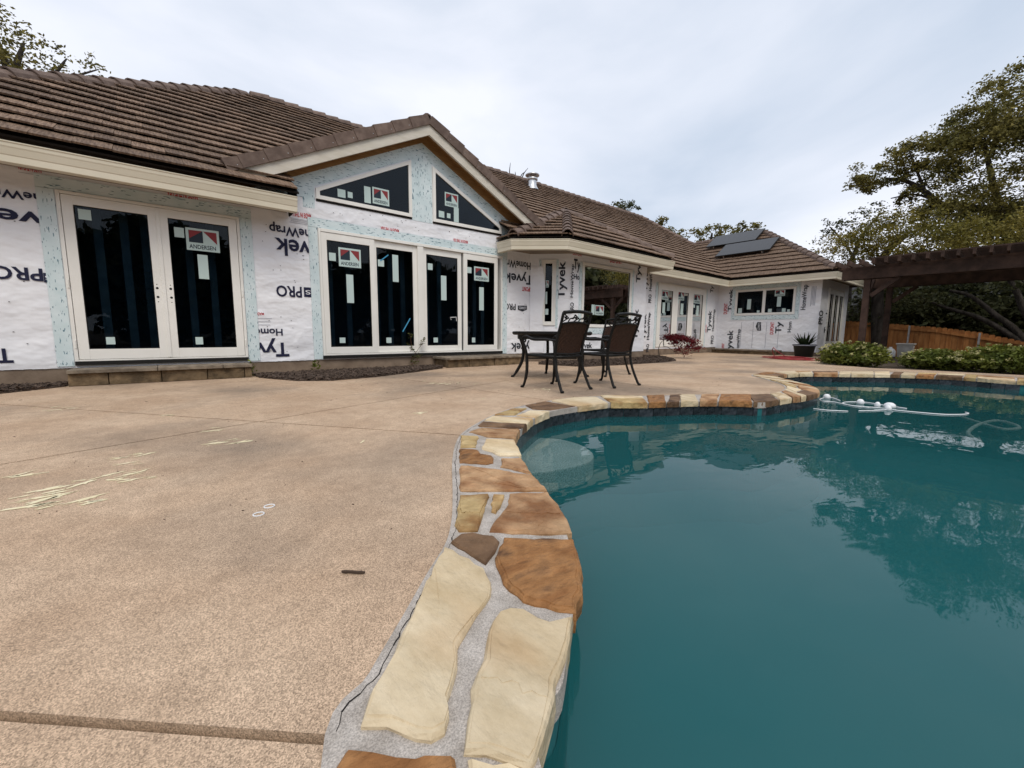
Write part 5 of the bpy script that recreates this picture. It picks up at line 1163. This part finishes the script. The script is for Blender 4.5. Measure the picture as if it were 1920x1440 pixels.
# red maple sapling and rose
mpo = gp(1237, 672); mp_t = thing('red_maple', 'small weeping red maple in the mulch below the triple door', 'small tree', mpo); mb = MB(); lf = MB()
sc = pxof(mpo)[2]/FPX
lm = lambda x, y: Vector((_r.x, _r.y, 0)).normalized()*(x-1237)*sc+Vector((0, 0, (672-y)*sc))
for L_ in ([(1237, 672), (1240, 655), (1248, 640), (1262, 633)], [(1248, 640), (1275, 628), (1300, 640), (1310, 655)], [(1243, 648), (1238, 632), (1246, 628)], [(1262, 633), (1285, 640), (1297, 660)], [(1255, 636), (1270, 645), (1275, 660)], [(1243, 650), (1260, 652), (1266, 664)]):
    limb(mb, [lm(*q)+Vector((0, R.uniform(-.15, .15), 0)) if i else lm(*q) for i, q in enumerate(L_)], .014, .003, 5)
for x, y, n_ in ((1258, 634, 70), (1270, 632, 90), (1285, 636, 90), (1298, 642, 60), (1265, 642, 50), (1290, 650, 40), (1305, 652, 25), (1250, 632, 40), (1272, 655, 18), (1285, 662, 14)): leaves(lf, lm(x, y), (.2, .25, .12), n_*7, .03, shell=.05, asp=.4)
mb.build('trunk', mBARK, mp_t, True); lf.build('crown', mMAPLE, mp_t)
rso = gp(764, 688); rt = thing('rose_bush', 'spindly rose bush with reddish stems before the sliding door', 'bush', rso); mb = MB(); lf = MB(); sc = pxof(rso)[2]/FPX
lm = lambda x, y: Vector((_r.x, _r.y, 0)).normalized()*(x-764)*sc+Vector((0, 0, (688-y)*sc))
for L_ in ([(764, 688), (768, 670), (772, 650), (770, 628)], [(764, 688), (775, 668), (792, 645), (796, 636)], [(764, 688), (758, 675), (762, 655), (765, 645)], [(766, 685), (780, 678), (788, 665)], [(763, 688), (752, 680), (746, 670)]):
    limb(mb, [lm(*q) for q in L_], .006, .003, 5)
    for q in L_[1:]: leaves(lf, lm(*q), (.07, .07, .06), 16, .02, shell=0)
for x, y in ((770, 632), (795, 640), (764, 650), (775, 655), (760, 672), (772, 676), (783, 668), (752, 680), (768, 684)): leaves(lf, lm(x, y), (.08, .08, .06), 14, .02, shell=0)
mb.build('stem', mat('rose_stem', (.11, .05, .03), .8), rt); lf.build('foliage', mROSE, rt)
for (x, y, lb) in ((470, 690, 'small green weed at the corner of the french door step'), (590, 676, 'tiny weed tuft below the wrapped wall beside the mulch')):
    q = at(x, y, 1, 7.5); q.z = 0; t_ = thing('weed', lb, 'weed', q); mb = MB(); leaves(mb, (0, 0, .12), (.09, .07, .12), 46, .028, shell=0); mb.build('foliage', mBUSH, t_)
# ================================================================== PERGOLA AND FENCE
PX, PY = 14.6, 2.8
pg = thing('pergola', 'dark brown timber pergola with rafters and braced posts right of the house', 'pergola', (PX, PY, 0))
def pgb(nm, a, b_, bev=.006):
    o = MB().bb([a[i]-(PX, PY, 0)[i] for i in range(3)], [b_[i]-(PX, PY, 0)[i] for i in range(3)]).build(nm, mPERG, pg, bevel=bev); return o
for x in (PX, 17.6):
    for y in (PY-.05, -1.6, -6):
        pgb('post', (x-.07, y-.07, -.02), (x+.07, y+.07, 2.2))
    pgb('beam', (x-.13, -7, 2.2), (x-.09, PY+.5, 2.48)); pgb('beam', (x+.09, -7, 2.2), (x+.13, PY+.5, 2.48)); pgb('top_plate', (x-.12, -7, 2.482), (x+.12, PY+.6, 2.53))
for x in (PX, 17.6):
    for s_, y in ((-1, PY-.05), (1, -1.6), (-1, -1.6)):
        mb = MB(); a = Vector((x-PX, y+s_*.085-PY, 1.75)); b_ = Vector((x-PX, y+s_*.62-PY, 2.2)); d = (b_-a); n_ = Vector((0, -d.z, d.y)).normalized()*.05
        mb.prism([a-n_+Vector((-.045, 0, 0)), b_-n_+Vector((-.045, 0, 0)), b_+n_+Vector((-.045, 0, 0)), a+n_+Vector((-.045, 0, 0))], (.09, 0, 0)); mb.build('brace', mPERG, pg)
mb = MB(); a = Vector((.085, -.05, 1.75)); b_ = Vector((.65, -.05, 2.2)); mb.prism([a+Vector((0, -.04, -.05)), b_+Vector((0, -.04, -.05)), b_+Vector((0, -.04, .08)), a+Vector((0, -.04, .08))], (0, .08, 0)); mb.build('brace', mPERG, pg)
rm = MB().box((0, 0, 0), (4.2, .045, .13)).mesh('rafter', mPERG); y = PY+.55
while y > -7:
    o = link('rafter', rm, pg); o.location = (16.15-PX, y-PY, 2.598); y -= .25
lm_ = MB().box((0, 0, 0), (.05, 9.6, .035)).mesh('lattice_slat', mPERG); x = 14.2
while x < 18.2:
    o = link('lattice_slat', lm_, pg); o.location = (x-PX, -4.0+1.8-PY+.1, 2.683); x += .095
# fence behind
fc = thing('cedar_fence', 'orange cedar board fence running behind the pergola and bushes', 'fence', (20.8, 2, 0))
FX = 20.8
def ftop(Y): # top follows the falling ground
    x = [(1590, 602), (1623, 604), (1684, 608), (1760, 614), (1838, 623), (1901, 637), (1960, 652)]
    for k in range(len(x)-1):
        qa, qb = at(*x[k], 0, FX), at(*x[k+1], 0, FX)
        if qb.y <= Y <= qa.y: t_ = (Y-qa.y)/(qb.y-qa.y); return qa.z+(qb.z-qa.z)*t_
    return at(*x[0], 0, FX).z if Y > 3 else .25
Y = 4.6
while Y > -3:
    zt = ftop(Y)+R.uniform(-.008, .012); MB().add([(R.uniform(0, .006), Y+.066-2, -.03), (0, Y-.066-2, -.03), (0, Y-.066-2, zt-.03), (0, Y-.04-2, zt), (0, Y+.04-2, zt), (0, Y+.066-2, zt-.03), (.02, Y+.066-2, -.03), (.02, Y-.066-2, -.03), (.02, Y-.066-2, zt-.03), (.02, Y-.04-2, zt), (.02, Y+.04-2, zt), (.02, Y+.066-2, zt-.03)], [(0, 1, 2, 3, 4, 5), (11, 10, 9, 8, 7, 6)]+[(j, j+6, (j+1) % 6+6, (j+1) % 6) for j in range(6)]).build('board', mFENCE, fc); Y -= .138
for (ya, yb) in ((4.6, 1.9), (1.9, .4), (.4, -3)):
    za, zb = ftop(ya)-.13, ftop(yb)-.13; MB().prism([Vector((-.04, ya-2, za-.045)), Vector((-.04, yb-2, zb-.045)), Vector((-.04, yb-2, zb+.045)), Vector((-.04, ya-2, za+.045))], (.038, 0, 0)).build('rail', mFENCE, fc)
for px_ in (1702, 1835): Y = at(px_, 640, 0, FX-.06).y; MB().tube([(-.07, Y-2, -.03), (-.07, Y-2, ftop(Y)-.02)], .03, 10).build('metal_post', mGALV, fc)
# trees across the pool, seen only as reflections in the glass and water
for i, (x, y, h_, lb) in enumerate(((-14, -5, 6.5, 'tall dark garden tree across from the french door'), (-7, -10, 5.2, 'broad dark garden tree opposite the sliding door'), (0, -13, 6.0, 'broad garden tree opposite the gable'), (7, -14, 5.4, 'dense garden tree at the far bank of the pool'), (14, -13, 6.4, 'tall garden tree opposite the bay window'), (21, -11, 6.8, 'tall garden tree beyond the open end of the pergola'), (28, -8, 7.2, 'tallest garden tree past the end of the fence'))):
    t_ = thing('garden_tree', lb, 'tree', (x, y, -.03), 0, 'garden trees facing the house'); mb = MB(); clumps(mb, (0, 0, h_*.5), (4.4, 2, h_*.5), 260, .8, 34, .32); mb.build('crown', mOAKD, t_); tr = MB(); limb(tr, [(0, 0, 0), (.1, 0, h_*.3), (0, 0, h_*.6)], .22, .1); tr.build('trunk', mBARK, t_)
